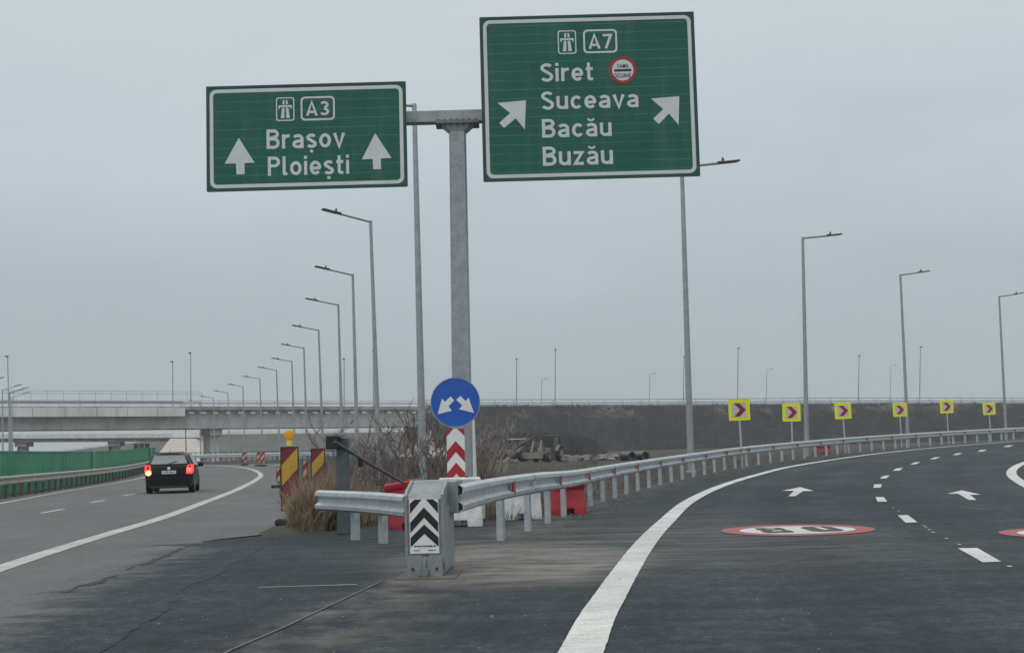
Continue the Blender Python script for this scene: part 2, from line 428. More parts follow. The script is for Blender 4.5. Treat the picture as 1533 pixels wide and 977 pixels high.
M = dict(
    adark=asphalt_dark(), alight=asphalt_light(), paint=paint_white(), paint_old=paint_white('worn_road_paint', (.50, .51, .48), (.26, .27, .26), .42),
    paint_red=paint_white('red_road_paint', (.36, .075, .075), (.24, .075, .075)), paint_black=mat('black_road_paint', (.035, .037, .04), .7),
    soil=soil('bare_soil', (.038, .037, .035), (.060, .056, .050), (.092, .086, .070)), embank=embank(), far_slope=mat('far_slope', (.095, .10, .095), .95, var=.25, scale=.2, bump=.4),
    galv=galv('galvanised_steel', .54, .42, .5), galv_cushion=galv('dull_galvanised_steel', .29, .5, .4), galv_dark=galv('weathered_steel', .20, .6, .3), galv_pole=galv('galvanised_pole', .36, .45, .35), lampgrey=mat('lamp_housing', (.055, .06, .065), .5),
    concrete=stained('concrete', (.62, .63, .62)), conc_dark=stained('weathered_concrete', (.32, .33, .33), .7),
    conc_tan=mat('concrete_paving', (.40, .375, .33), .9, var=.12, scale=.8, bump=.3), white_conc=stained('pale_concrete', (.70, .71, .70), .35),
    green=sign_green(), sign_dark=mat('sign_edge_green', (.012, .062, .045), .5), letter=mat('retroreflective_white', (.60, .635, .64), .45, var=.06, scale=3),
    sign_back=mat('sign_back_aluminium', (.35, .36, .37), .5, .4), blue=mat('sign_blue', (.012, .10, .46), .45, var=.08, scale=5), white=mat('sign_white', (.72, .74, .74), .45, var=.04, scale=5),
    red=mat('sign_red', (.36, .018, .03), .45, var=.1, scale=6), black=mat('matt_black', (.012, .013, .014), .6), yel=mat('fluorescent_yellow', (.78, .80, .01), .5, var=.05, scale=4),
    chev_red=mat('chevron_red', (.26, .012, .022), .5), pinkw=mat('chevron_panel', (.55, .50, .49), .5), board_red=mat('board_red', (.17, .018, .03), .5, var=.15, scale=7), board_yel=mat('board_yellow', (.50, .30, .035), .5, var=.12, scale=7),
    plas_red=mat('red_plastic', (.36, .018, .034), .55, var=.32, scale=5, detail=7), plas_white=mat('white_plastic', (.58, .59, .58), .55, var=.26, scale=6, detail=7),
    amber=mat('amber_lens', (.82, .36, .015), .25, var=.1, scale=30), lampyel=mat('yellow_housing', (.75, .62, .10), .5), rubber=mat('rubber', (.022, .023, .024), .85, var=.2, scale=12),
    fence_green=mat('green_panel', (.012, .235, .105), .4, var=.32, scale=.5, detail=6), fence_pale=mat('pale_green_panel', (.17, .36, .25), .4), boomgrey=mat('painted_steel_grey', (.07, .09, .10), .55, var=.2, scale=4),
    twig=mat('bare_twigs', (.095, .077, .067), .9, var=.3, scale=2), twig_red=mat('reddish_twigs', (.155, .112, .102), .9, var=.3, scale=2), twig_pale=mat('pale_twigs', (.24, .215, .20), .9, var=.3, scale=2),
    straw=mat('dry_grass', (.30, .235, .155), .9, var=.35, scale=3), straw_dark=mat('dead_grass', (.22, .17, .115), .9, var=.35, scale=3), turf=mat('turf', (.045, .05, .032), .95, var=.3, scale=3),
    carpaint=mat('black_car_paint', (.004, .005, .007), .3, 0, .22), glass=mat('dark_glass', (.03, .036, .04), .08, 0, .8), plate=mat('number_plate', (.62, .64, .64), .5),
    chrome=mat('chrome', (.5, .5, .5), .25, .8), tail=mat('lit_tail_light', (.5, .02, .02), .3, emit=(1, .06, .04), estr=1.1), brake=mat('lit_brake_light', (.6, .05, .02), .3, emit=(1, .22, .05), estr=5.0), tail_bright=mat('bright_tail_lens', (.5, .03, .03), .3, emit=(1, .12, .08), estr=2.2), winker=mat('lit_indicator', (.8, .4, .1), .3, emit=(1, .62, .25), estr=9.0),
    machine=mat('machine_beige', (.20, .185, .145), .6, var=.15, scale=3), machine_dark=mat('machine_dark', (.05, .055, .06), .6), machine_white=mat('machine_white', (.48, .49, .48), .5), pipe=mat('drain_pipe', (.02, .026, .04), .3), stone=mat('rubble_stone', (.21, .195, .175), .95, var=.25, scale=2, bump=.5),
    debris=mat('pale_debris', (.26, .26, .25), .9), rusty=mat('weathered_rail_steel', (.33, .315, .29), .6, .25, var=.25, scale=2.5), rusty_post=mat('brownish_post_steel', (.085, .075, .066), .75, .1, var=.3, scale=3), scrub=mat('dull_scrub', (.115, .098, .072), .95, var=.4, scale=.8), faded_red=mat('faded_red_plastic', (.26, .05, .06), .6, var=.2, scale=4), slab=mat('dirty_slab', (.11, .105, .095), .9, var=.3, scale=6), rear_glass_sky=mat('rear_glass_painted_sky', (.19, .21, .22), .06, 0, .8), dull_orange=mat('faded_orange_white', (.50, .36, .26), .6), bolt=mat('bolt_steel', (.12, .125, .13), .5, .5),  # rear window: sky brightness in the glass is painted as pale base colour
)

# ------------------------------------------------------------------ setting: ground and roads
def sheet(name, xs, ys, zoff, mt, zf=None):
    X, Y = np.meshgrid(xs, ys)
    Zz = Z(X, Y) + zoff
    nx, ny = len(xs), len(ys)
    v = list(zip(X.ravel(), Y.ravel(), Zz.ravel()))
    f = [(j * nx + i, j * nx + i + 1, (j + 1) * nx + i + 1, (j + 1) * nx + i) for j in range(ny - 1) for i in range(nx - 1)]
    mb = MB(); mb.add(v, f)
    return mb.build(name, mt)
far = [120, 150, 200, 300, 450, 700, 1100, 1800, 2600]
xs = [-v for v in reversed(far)] + list(range(-100, 101, 1)) + far
ys = [-2600, -1200, -500, -200, -80, -30, -12] + list(range(-6, 170, 1)) + list(range(172, 260, 6)) + [280, 320, 400, 550, 800, 1200, 1800, 2600]
tag(sheet('ground', xs, ys, -.012, M['soil']), kind='structure')

def rows(name, ylist, fl, fr, n, zoff, mt):
    mb = MB(); v = []; f = []
    for y in ylist:
        a, b = fl(y), fr(y)
        for k in range(n + 1):
            x = a + (b - a) * k / n
            v.append((x, y, float(Z(x, y)) + zoff))
    for j in range(len(ylist) - 1):
        f += [(j * (n + 1) + k, j * (n + 1) + k + 1, (j + 1) * (n + 1) + k + 1, (j + 1) * (n + 1) + k) for k in range(n)]
    mb.add(v, f)
    return mb.build(name, mt)
yd = list(np.arange(-6, 122, .8))
_dl = ([-6, 18.5, 20.5, 22.3, 24.2, 26.0, 28], [-14, -14, -5.2, -3.2, -1.2, -.75, -.35])
def dark_left(y):
    a = np.interp(y, *_dl) + .10 * math.sin(y * 3.1)
    return float(a) if y < 26 else float(outer_x(y) - 2.35 - .08 * math.sin(y * 1.7))
rd = rows('road', yd, dark_left, lambda y: float(outer_x(y)) + 15.5 + max(0, y - 60) * .35, 60, 0.0, M['adark'])
at = rd.data.attributes.new('lateral', 'FLOAT', 'POINT')
_sl = lambda y: 1 / math.hypot(1, float(outer_x(y + .5) - outer_x(y - .5)))
at.data.foreach_set('value', [float((v.co.x - outer_x(v.co.y)) * _sl(v.co.y)) for v in rd.data.vertices])
tag(rd, kind='structure')
LR = ([-6, 4, 11.4, 14.4, 20.0, 21.0, 22.4, 24.6, 30, 42.6, 60, 84, 100, 112, 119], [-2.0, -3.6, -4.37, -4.6, -5.0, -4.75, -3.9, -4.15, -5.1, -7.5, -10.6, -14.6, -16.4, -19.5, -40])
LL = ([-6, 10, 43, 93, 97, 104, 119], [-9.5, -11.3, -17.3, -26.1, -28, -75, -95])
_jr = np.random.RandomState(5); _jy = np.arange(-8, 125, .12); _jv = np.convolve(_jr.uniform(-1, 1, len(_jy)), np.ones(3) / 3, 'same') * .035 + np.convolve(_jr.uniform(-1, 1, len(_jy)), np.ones(15) / 15, 'same') * .22
def lightR(y):
    return float(np.interp(y, *LR)) + float(np.interp(y, _jy, _jv)) * (1.6 if y < 20 else .7)
def left_over(y): return lightR(y) + 1.3 * float(1 - sst(19.2, 20.6, y))
rl = rows('road_left', list(np.arange(-6, 24, .08)) + list(np.arange(24, 119.5, .4)), lambda y: float(np.interp(y, *LL)), left_over, 40, .004, M['alight'])
at = rl.data.attributes.new('dust_cover', 'FLOAT', 'POINT')
at.data.foreach_set('value', [float(np.clip((left_over(v.co.y) - v.co.x) / 2.4 + (0 if v.co.y < 20 else (v.co.y - 20) * 1.5), 0, 1)) for v in rl.data.vertices])
tag(rl, kind='structure')

_pr = random.Random(77)
def strip_poly(pts, width, zoff, mb, step=.7):
    """paint band of constant width along ground points"""
    P = [Vector((p[0], p[1], 0)) for p in pts]
    d = [P[0]]
    for a, b in zip(P[:-1], P[1:]):
        n = max(1, int((b - a).length / step))
        d += [a + (b - a) * (k / n) for k in range(1, n + 1)]
    v, f = [], []
    for i, p in enumerate(d):
        t = (d[min(i + 1, len(d) - 1)] - d[max(i - 1, 0)]).normalized()
        nrm = Vector((-t.y, t.x, 0))
        for s_ in (-.5, 0, .5):
            q = p + nrm * width * s_ * (1 + (_pr.uniform(-.022, .022) if p.y < 45 else 0))
            v.append((q.x, q.y, float(Z(q.x, q.y)) + zoff))
    for i in range(len(d) - 1):
        f += [(i * 3, i * 3 + 1, i * 3 + 4, i * 3 + 3), (i * 3 + 1, i * 3 + 2, i * 3 + 5, i * 3 + 4)]
    mb.add(v, f)
def marking(name, label, mb, mt, group=None):
    o = mb.build(name, mt)
    return tag(o, label, 'road marking', group, 'structure')
def pix_poly(px, zoff):
    return [(lambda g: (g.x, g.y, g.z + zoff))(G(*p)) for p in px]
# outer edge line of the ramp
mb = MB(); strip_poly([(x, y) for x, y in OUTER if y > -5], .29, .008, mb, .13)
marking('edge_line', 'broad white line along the outer edge of the right hand ramp', mb, M['paint'])
# inner edge line, far right
pts = [G(*p) for p in ((1640, 772), (1575, 745), (1538, 727), (1520, 716), (1514, 708), (1519, 700), (1533, 693), (1560, 685), (1620, 675))]
mb = MB(); strip_poly([tuple(p) for p in crom([(p.x, p.y) for p in pts], 6)], .30, .008, mb)
marking('edge_line', 'curved white line bounding the inside of the ramp beside the right arrow', mb, M['paint'])
# left road right line
pts = [G(*p) for p in ((-60, 872), (0, 851), (82, 824), (163, 799), (240, 776), (300, 754), (354, 733), (384, 717.5), (390, 710), (377, 702.5), (346, 697.8), (300, 695.3), (240, 694.2))]
mb = MB(); strip_poly([tuple(p) for p in crom([(p.x, p.y) for p in pts], 6)], .30, .010, mb, .2)
marking('edge_line', 'white line separating the left carriageway from the gore', mb, M['paint_old'])
pts = [G(*p) for p in ((-60, 764), (0, 753.5), (110, 733), (218, 713.5))]
mb = MB(); strip_poly([tuple(p) for p in crom([(p.x, p.y) for p in pts], 6)], .22, .010, mb)
marking('edge_line', 'white line below the weathered guardrail of the left carriageway', mb, M['paint_old'])
for i, (a, b) in enumerate((((62, 768), (95, 762)), ((136, 752.3), (157, 748.6)), ((183, 742.2), (203, 738.8)))):
    p, q = G(*a), G(*b)
    mb = MB(); strip_poly([(p.x, p.y), (q.x, q.y)], .17, .010, mb)
    marking('lane_dash', ('nearest', 'middle', 'farthest')[i] + ' white dash on the left carriageway behind the dark car', mb, M['paint_old'], 'dashes on the left carriageway')
DASH = [[(1434, 821), (1463, 820.5), (1499, 841), (1471, 842)], [(1344, 771.5), (1359, 771), (1373.5, 782), (1356, 782.7)], [(1310.5, 744), (1323, 744), (1328, 750.7), (1314, 751)], [(1309, 725), (1320, 724.7), (1318.5, 729.7), (1307.5, 730)],
        [(1323, 712), (1332, 711.3), (1327, 716), (1317, 716)], [(1342, 701), (1352, 700), (1347, 704), (1336, 704.6)], [(1369, 692), (1378, 691.4), (1371, 694.7), (1362, 695)], [(1399, 684.4), (1408, 684), (1400, 686.9), (1392, 687.2)],
        [(1432, 678.5), (1441, 678), (1434, 680.8), (1426, 681)], [(1468, 673.4), (1478, 673), (1471, 675.6), (1463, 675.9)], [(1507, 666.8), (1517, 666.2), (1511, 668.8), (1502, 669)]]
ORD = ['first', 'second', 'third', 'fourth', 'fifth', 'sixth', 'seventh', 'eighth', 'ninth', 'tenth', 'eleventh', 'twelfth', 'thirteenth', 'fourteenth', 'fifteenth', 'sixteenth']
for i, q in enumerate(DASH):
    P = pix_poly(q, .008)
    mb = MB(); mb.add(P, [(0, 1, 2, 3)])
    marking('lane_dash', ORD[i] + ' white dash of the ramp lane line, counted from the camera', mb, M['paint'], 'dashes between the ramp lanes')
# little worn specks of pre-marking paint between dashes
for i, (px, py) in enumerate(((1386, 789), (1391, 793), (1397, 797), (1417, 806), (1337, 760), (1345, 765), (1511, 848), (1436, 815), (1383, 787))):
    g = G(px, py); mb = MB()
    mb.add([(g.x + a * .022, g.y + b * .05, g.z + .008) for a, b in ((-1, -1), (.8, -1.1), (1, .9), (-.7, 1))], [(0, 1, 2, 3)])
    marking('paint_dot', 'tiny white pre-marking spot between the first dashes of the ramp lane line', mb, M['paint'], 'pre-marking spots')
# arrows
ARR = [[(1170.5, 734.6), (1198, 729), (1218, 734.7), (1202.5, 735.1), (1190.5, 742.6), (1180, 742.8), (1189, 734.6)],
       [(1418, 739), (1440, 734), (1468.5, 740.3), (1452, 740.6), (1461.5, 748.2), (1450.5, 748.2), (1434.5, 739.2)]]
for q, l in zip(ARR, ('white straight-on arrow painted above the left 80 roundel', 'white slanting arrow painted in the right lane of the ramp')):
    P = pix_poly(q, .008); mb = MB(); mb.add(P, [tuple(range(len(P)))])
    marking('lane_arrow', l, mb, M['paint'], 'arrows on the ramp lanes')
# painted 80 roundels
def ell(c, rx, ry, n=48): return [(c[0] + rx * math.cos(2 * math.pi * k / n), c[1] + ry * math.sin(2 * math.pi * k / n)) for k in range(n)]
def gpoly(pts, off, dz=0): return [(x, y, float(Z(x, y)) + off) for x, y in pts]
DIG8_OUT = [(-.3, .5), (.3, .5), (.42, .4), (.42, .12), (.33, 0), (.45, -.12), (.45, -.4), (.33, -.5), (-.33, -.5), (-.45, -.4), (-.45, -.12), (-.33, 0), (-.42, .12), (-.42, .4)]
def roundel(px, py, hw, nm, lab):
    c = G(px, py); a = G(px - hw, py)
    rx = (c - a).length; ry = rx * 1.12
    mb = MB()
    o1 = gpoly(ell((c.x, c.y), rx, ry), .008); o2 = gpoly(ell((c.x, c.y), rx * .76, ry * .70), .008)
    n = len(o1); mb.add(o1 + o2, [(i, (i + 1) % n, n + (i + 1) % n, n + i) for i in range(n)])
    o = marking(nm, lab, mb, M['paint_red'], 'speed limit roundels on the ramp')
    mb = MB(); mb.add(gpoly(ell((c.x, c.y), rx * .757, ry * .697), .008), [tuple(range(n))])
    mb.build('disc', M['paint'], o)
    def dig(cx, sx_, sy_, eight):
        D = DIG8_OUT if eight else [(-.30, .5), (.30, .5), (.46, .34), (.46, -.34), (.30, -.5), (-.30, -.5), (-.46, -.34), (-.46, .34)]
        mb = MB(); mb.add(gpoly([(c.x + cx * rx + p[0] * sx_, c.y + p[1] * sy_) for p in D], .013), [tuple(range(len(D)))])
        d = mb.build('digit', M['paint_black'], o)
        mb = MB()
        for (y0, y1) in (((.15, .31), (-.31, -.15)) if eight else ((-.30, .30),)):
            hw_ = .15 if eight else .08
            mb.add(gpoly([(c.x + cx * rx + p[0] * sx_, c.y + p[1] * sy_) for p in ((-hw_, y0), (hw_, y0), (hw_, y1), (-hw_, y1))], .018), [(0, 1, 2, 3)])
        mb.build('counter', M['paint'], d)
    dig(-.31, rx * .43, ry * .90, True); dig(.33, rx * .46, ry * .90, False)
roundel(1193, 793.2, 110, 'speed_roundel', 'red and white painted 80 roundel in the left lane of the ramp')
roundel(1606, 797.5, 110, 'speed_roundel', 'red and white painted roundel cut by the right edge of the photo')
# cracked dark seam where the new asphalt meets the worn one
M['seam'] = mat('seam_crack', (.022, .025, .028), .9, var=.4, scale=7)
rnd = random.Random(21)
for y0, y1, lb in ((13.2, 15.2, 'nearer dark crack along the edge of the worn asphalt'), (15.6, 20.4, 'longer dark crack along the edge of the worn asphalt')):
    pts = [(lightR(y) + .15 + rnd.uniform(-.06, .04), y) for y in np.arange(y0, y1, .16)]
    mb = MB(); v = []; f = []
    for i, p in enumerate(pts):
        wv = rnd.uniform(.012, .09) * math.sin(math.pi * (i + .3) / len(pts)); zz = float(Z(*p)) + .008
        v += [(p[0] - wv, p[1], zz), (p[0] + wv * .8, p[1], zz)]
    mb.add(v, [(2 * i, 2 * i + 1, 2 * i + 3, 2 * i + 2) for i in range(len(pts) - 1)])
    marking('road_crack', lb, mb, M['seam'])
# joint, scratch lines in the foreground
for pl, wd, lab, mt in ((((300, 1003), (345, 975), (420, 941), (500, 905), (572, 870)), .026, 'thin pale diagonal joint across the dark asphalt towards the crash cushion', 'joint'),
                    (((388, 879.5), (440, 878), (535, 875.2)), .03, 'thin worn white line left of the crash cushion', 'paint_old')):
    pts = [G(*p) for p in pl]; mb = MB()
    strip_poly([(p.x + random.uniform(-.02, .02), p.y) for p in pts], wd, .008, mb)
    if mt == 'joint': M['joint'] = mat('joint_sealant', (.085, .098, .105), .8, var=.4, scale=9)
    marking('road_joint', lab, mb, M[mt])
# raised shoulder kerb of soil beside asphalt: low turf heap by the grass
# ------------------------------------------------------------------ far structures
def line_path(A, B): return Vector(A), Vector(B)
# embankment with the overpass road on top
TOPS = [(640, 300, 11.0), (720, 302, 10.8), (860, 306, 10.4), (1000, 312, 10.1), (1250, 326, 9.75), (1400, 336, 9.4), (1533, 346, 9.05), (1800, 372, 8.6), (2300, 430, 8.0)]
tp = []
for px, d, z in TOPS:
    p = PD(px, HOR(px), d); tp.append((p.x, d, z))
tp = crom(tp, 6)
def frames(pts):
    out = []
    for i, p in enumerate(pts):
        t = Vector(pts[min(i + 1, len(pts) - 1)]) - Vector(pts[max(i - 1, 0)]); t.z = 0; t.normalize()
        out.append((Vector(p), Vector((-t.y, t.x, 0)), Vector((0, 0, 1))))      # right vec points away from the camera
    return out
fr = frames(tp)
mb = MB()
v = []; f = []
for i, (p, r, u) in enumerate(fr):
    h = p.z + .3
    for k in range(9):
        t = k / 8
        wob = (1.1 * math.sin(i * 1.9 + .3 * k) + .7 * math.sin(i * 3.7 + k * 2.3)) * math.sin(math.pi * t)
        v.append(p - r * (1.75 * h * (1 - t)) + u * (-h * (1 - t) + wob * .5))
    v.append(p + r * 13); v.append(p + r * (13 + 1.75 * h) - u * h)
n = 11
for i in range(len(fr) - 1): f += [(i * n + k, i * n + k + 1, (i + 1) * n + k + 1, (i + 1) * n + k) for k in range(n - 1)]
mb.add(v, f)
tag(mb.build('embankment', M['embank'], smooth=40), kind='structure')
rnd = random.Random(8); mb = MB()
for _ in range(700):
    i = rnd.randrange(len(fr) - 1); p, r, u = fr[i]; q2 = fr[i + 1][0]; p = p + (q2 - p) * rnd.random()
    t = 1 - rnd.random() ** 1.6 * .9 if rnd.random() < .75 else rnd.random(); h = p.z + .3
    g = p - r * (1.75 * h * (1 - t)) - u * (h * (1 - t) + .25)
    for k in range(7):
        o_ = Vector((rnd.gauss(0, .5), rnd.gauss(0, .3), 0)); t_ = Vector((rnd.uniform(.05, .16), 0, 0)); top_ = Vector((rnd.gauss(0, .35), -.1, rnd.uniform(.5, 1.1)))
        mb.add([g + o_ - t_, g + o_ + t_, g + o_ + top_], [(0, 1, 2)])
M['weeds'] = mat('bank_weeds', (.070, .068, .056), .95, var=.4, scale=.7)
tag(mb.build('bank_weeds', M['weeds']), kind='stuff')
# parapet and rail on the embankment road
op = thing('guardrail', 'long grey guardrail along the top of the dark embankment on the right', 'guardrail', tuple(fr[0][0]))
o0 = fr[0][0]
mb = MB(); mb.sweep([(p - o0 + r * .8, r, u) for p, r, u in fr], [(-.15, -.1), (.15, -.1), (.15, .42), (-.15, .42)]); mb.build('kerb_wall', M['conc_dark'], op)
mb = MB(); mb.sweep([(p - o0 + r * .6, r, u) for p, r, u in fr], [(-.05, .62), (.05, .62), (.05, .95), (-.05, .95)])
mb.build('beam', M['galv'], op)
mb = MB(); mb.sweep([(p - o0 + r * 1.2, r, u) for p, r, u in fr], [(-.05, 1.5), (.05, 1.5), (.05, 1.62), (-.05, 1.62)]); mb.build('handrail', M['galv_dark'], op)
mbp = MB()
dist = 0; last = None
for (p, r, u) in frames(crom(tp[::3], 10)):
    if last is None or (p - last).length > 3.6:
        mbp.box(p - o0 + r * .7 + u * .5, (.12, .2, 1.0)); mbp.box(p - o0 + r * 1.2 + u * .8, (.08, .08, 1.6)); last = p
tag(mbp.build('post', M['galv_dark'], op), kind='stuff')

# near overpass bridge
E0 = PD(645, HOR(645), 300); E1 = PD(0, HOR(0), 250)
E0 = Vector((E0.x, E0.y, 0)); E1 = Vector((E1.x, E1.y, 0))
dirn = (E1 - E0); L1 = dirn.length; dirn.normalize()
ang = math.atan2(dirn.y, dirn.x)
bridge = thing('overpass_bridge', 'long concrete overpass with deep pale girder crossing behind the dark car', 'bridge', E0, ang)
# local x runs to the left along the bridge, local -y... away from the camera is local -y
LB = L1 * 1.5
sgn = -1
def bx(mb, x0, x1, y0, y1, z0, z1, tilt=0.0):
    y0, y1 = y0 * sgn, y1 * sgn
    zl = lambda x: x / L1 * .55
    v = []
    for x in (x0, x1):
        dz = zl(x)
        v += [(x, y0, z0 + dz), (x, y1, z0 + dz), (x, y1, z1 + dz), (x, y0, z1 + dz)]
    mb.add(v, [(0, 1, 2, 3), (7, 6, 5, 4), (0, 4, 5, 1), (1, 5, 6, 2), (2, 6, 7, 3), (3, 7, 4, 0)])
    return mb
def xl(px):                       # local x on the bridge face for a pixel column
    a = (px - 766.5) / F_PX
    # E0 + dirn*t ; x/y ratio
    d = ray(px, HOR(px)); a = d.x / d.y
    return (a * E0.y - E0.x) / (dirn.x - a * dirn.y)
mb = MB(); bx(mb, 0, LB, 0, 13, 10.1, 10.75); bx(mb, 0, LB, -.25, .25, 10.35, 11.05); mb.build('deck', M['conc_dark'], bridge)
mb = MB()
v = []
for x in (0, LB):
    dz = x / L1 * .55
    v += [(x, sgn * .9, 10.1 + dz), (x, sgn * 1.7, 6.6 + dz), (x, sgn * 11.3, 6.6 + dz), (x, sgn * 12.1, 10.1 + dz)]
mb.add(v, [(0, 1, 2, 3), (7, 6, 5, 4), (0, 4, 5, 1), (1, 5, 6, 2), (2, 6, 7, 3), (3, 7, 4, 0)])
mb.build('girder', M['concrete'], bridge)
mb = MB(); bx(mb, -.5, 0, .6, 12.4, 0, 10.05); mb.build('abutment', M['conc_dark'], bridge)
mb = MB(); bx(mb, xl(275), LB, -.9, -.3, 9.05, 10.75); bx(mb, xl(275), LB, -.3, .9, 9.0, 9.2); fas = mb.build('fascia', M['white_conc'], bridge)
k = xl(275) + 5.5
while k < LB:
    bx(MB(), k, k + .12, -.92, -.89, 9.05, 10.75).build('joint', M['conc_dark'], fas); k += 6.0
mb = MB(); bx(mb, 0, LB, .25, .35, 11.5, 11.85); bx(mb, 0, LB, .25, .35, 12.15, 12.25)
for k in range(int(LB / 4)): bx(mb, 1 + 4 * k, 1.15 + 4 * k, .27, .33, 11.0, 12.2)
mb.build('barrier_rail', M['galv'], bridge)
mb = MB(); bx(mb, xl(275), LB, .05, .12, 11.85, 12.05); mb.build('kerb_rail', M['galv_dark'], bridge)
mb = MB()
xf = xl(335)
for zz in (12.4, 14.1, 14.6): bx(mb, xf, LB, 12.5, 12.6, zz, zz + .12)
for k in range(int((LB - xf) / 3.2)): bx(mb, xf + 3.2 * k, xf + .1 + 3.2 * k, 12.5, 12.6, 10.7, 14.7)
k = xf
while k < LB:
    bx(mb, k, k + .03, 12.53, 12.57, 12.4, 14.1); k += .7
mb.build('mesh_fence', M['galv'], bridge)
for k in range(27):
    x = xl(640 - 18.6 * k) if 640 - 18.6 * k > 283 else None
    if x: bx(MB(), x - .5, x + .5, .05, .85, 9.55, 9.95).build('drain_outlet', M['white_conc'], bridge)
for px, dd in ((331.5, 0), (354, 9)):
    x = xl(px)
    pr = MB(); bx(pr, x - 1.35, x + 1.35, 3 + dd, 9 + dd, 5.2, 6.58); bx(pr, x - .9, x + .9, 4 + dd, 8 + dd, -.2, 5.2)
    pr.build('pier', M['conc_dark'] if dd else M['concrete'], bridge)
xp = xl(-40); pr = MB(); bx(pr, xp - 1.35, xp + 1.35, 3, 9, -.2, 6.58); pr.build('pier', M['concrete'], bridge)
# paved cone slope at the right abutment
def wedge(name, label, pix, Ys, depth, mt, kind=None, cat=None):
    P = [PD(px, py, Y) for (px, py), Y in zip(pix, Ys)]
    mb = MB(); mb.prism(P, (0, depth, 0))
    o = mb.build(name, mt)
    return tag(o, label, cat, None, kind)
wedge('abutment_slope', 'pale paved slope below the right end of the near overpass', [(648, 640), (668, 640), (700, 694), (585, 694)], [300, 300, 272, 272], 14, M['conc_tan'], None, 'paved slope')
wedge('abutment_slope', 'tan paved cone below the right end of the low bridge behind the car roof', [(255, 656), (291, 656), (313, 690), (228, 690)], [322, 322, 300, 300], 10, M['conc_tan'], None, 'paved slope')
# low bridge behind
A = PD(300, 654, 324); B = PD(-60, 656, 318)
lb = thing('low_bridge', 'thin low bridge on capped piers seen under the overpass at far left', 'bridge', (A.x, A.y, 0), math.atan2(B.y - A.y, B.x - A.x))
Lb = (Vector((B.x, B.y)) - Vector((A.x, A.y))).length
def bz(mb, x0, x1, y0, y1, z0, z1, slope=0):
    v = []
    for x in (x0, x1):
        dz = x * slope
        v += [(x, -y0, z0 + dz), (x, -y1, z0 + dz), (x, -y1, z1 + dz), (x, -y0, z1 + dz)]
    return mb.add(v, [(0, 1, 2, 3), (7, 6, 5, 4), (0, 4, 5, 1), (1, 5, 6, 2), (2, 6, 7, 3), (3, 7, 4, 0)])
sl_ = (B.z - A.z) / Lb
bz(MB(), 0, Lb, 0, 11, A.z - .1, A.z + .9, sl_).build('deck', M['white_conc'], lb)
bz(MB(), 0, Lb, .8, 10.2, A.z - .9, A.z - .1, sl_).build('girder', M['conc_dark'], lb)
for px in (168, 32):
    q = PD(px, 665, 322); x = (Vector((q.x, q.y)) - Vector((A.x, A.y))).length
    pr = MB(); bz(pr, x - 1.4, x + 1.4, 2, 9, A.z - 2.0 + x * sl_, A.z - .9 + x * sl_); bz(pr, x - .75, x + .75, 4, 7, -.1, A.z - 2.0 + x * sl_)
    pr.build('pier', M['concrete'], lb)
    bz(MB(), x + .9, x + 2.6, 9.5, 12, -.1, A.z - .9 + x * sl_).build('pier', M['conc_dark'], lb)
# far slopes
def ridge(name, pts, mt, slope=2.0, rail=None, label=None):
    P = [PD(px, py, Y) for px, py, Y in pts]
    mb = MB(); v = []; f = []
    for p in P:
        v += [(p.x, p.y - slope * p.z, -.2), (p.x, p.y, p.z), (p.x, p.y + 9, p.z), (p.x, p.y + 9 + slope * p.z, -.2)]
    for i in range(len(P) - 1): f += [(i * 4 + k, i * 4 + k + 1, (i + 1) * 4 + k + 1, (i + 1) * 4 + k) for k in range(3)]
    mb.add(v, f)
    tag(mb.build(name, mt), kind='structure')
    if label:
        mb = MB(); mb.sweep([(p + Vector((0, .3, 0)), Vector((0, 1, 0)), Vector((0, 0, 1))) for p in P], [(-.1, -.1), (.1, -.1), (.1, rail), (-.1, rail)])
        tag(mb.build('parapet', M['white_conc']), label, 'parapet')
ridge('hill', [(318, 650, 400), (400, 649, 396), (500, 648, 392), (600, 646, 388), (690, 645, 385)], M['far_slope'], 1.8, .95, 'thin white parapet on the far bank seen beneath the overpass girder')
ridge('hill_left', [(20, 686, 470), (60, 680, 470), (140, 669.5, 468), (245, 657, 466), (262, 656.5, 466)], M['far_slope'], 1.6, .7, 'thin pale parapet of the sloping ramp beneath the low bridge')

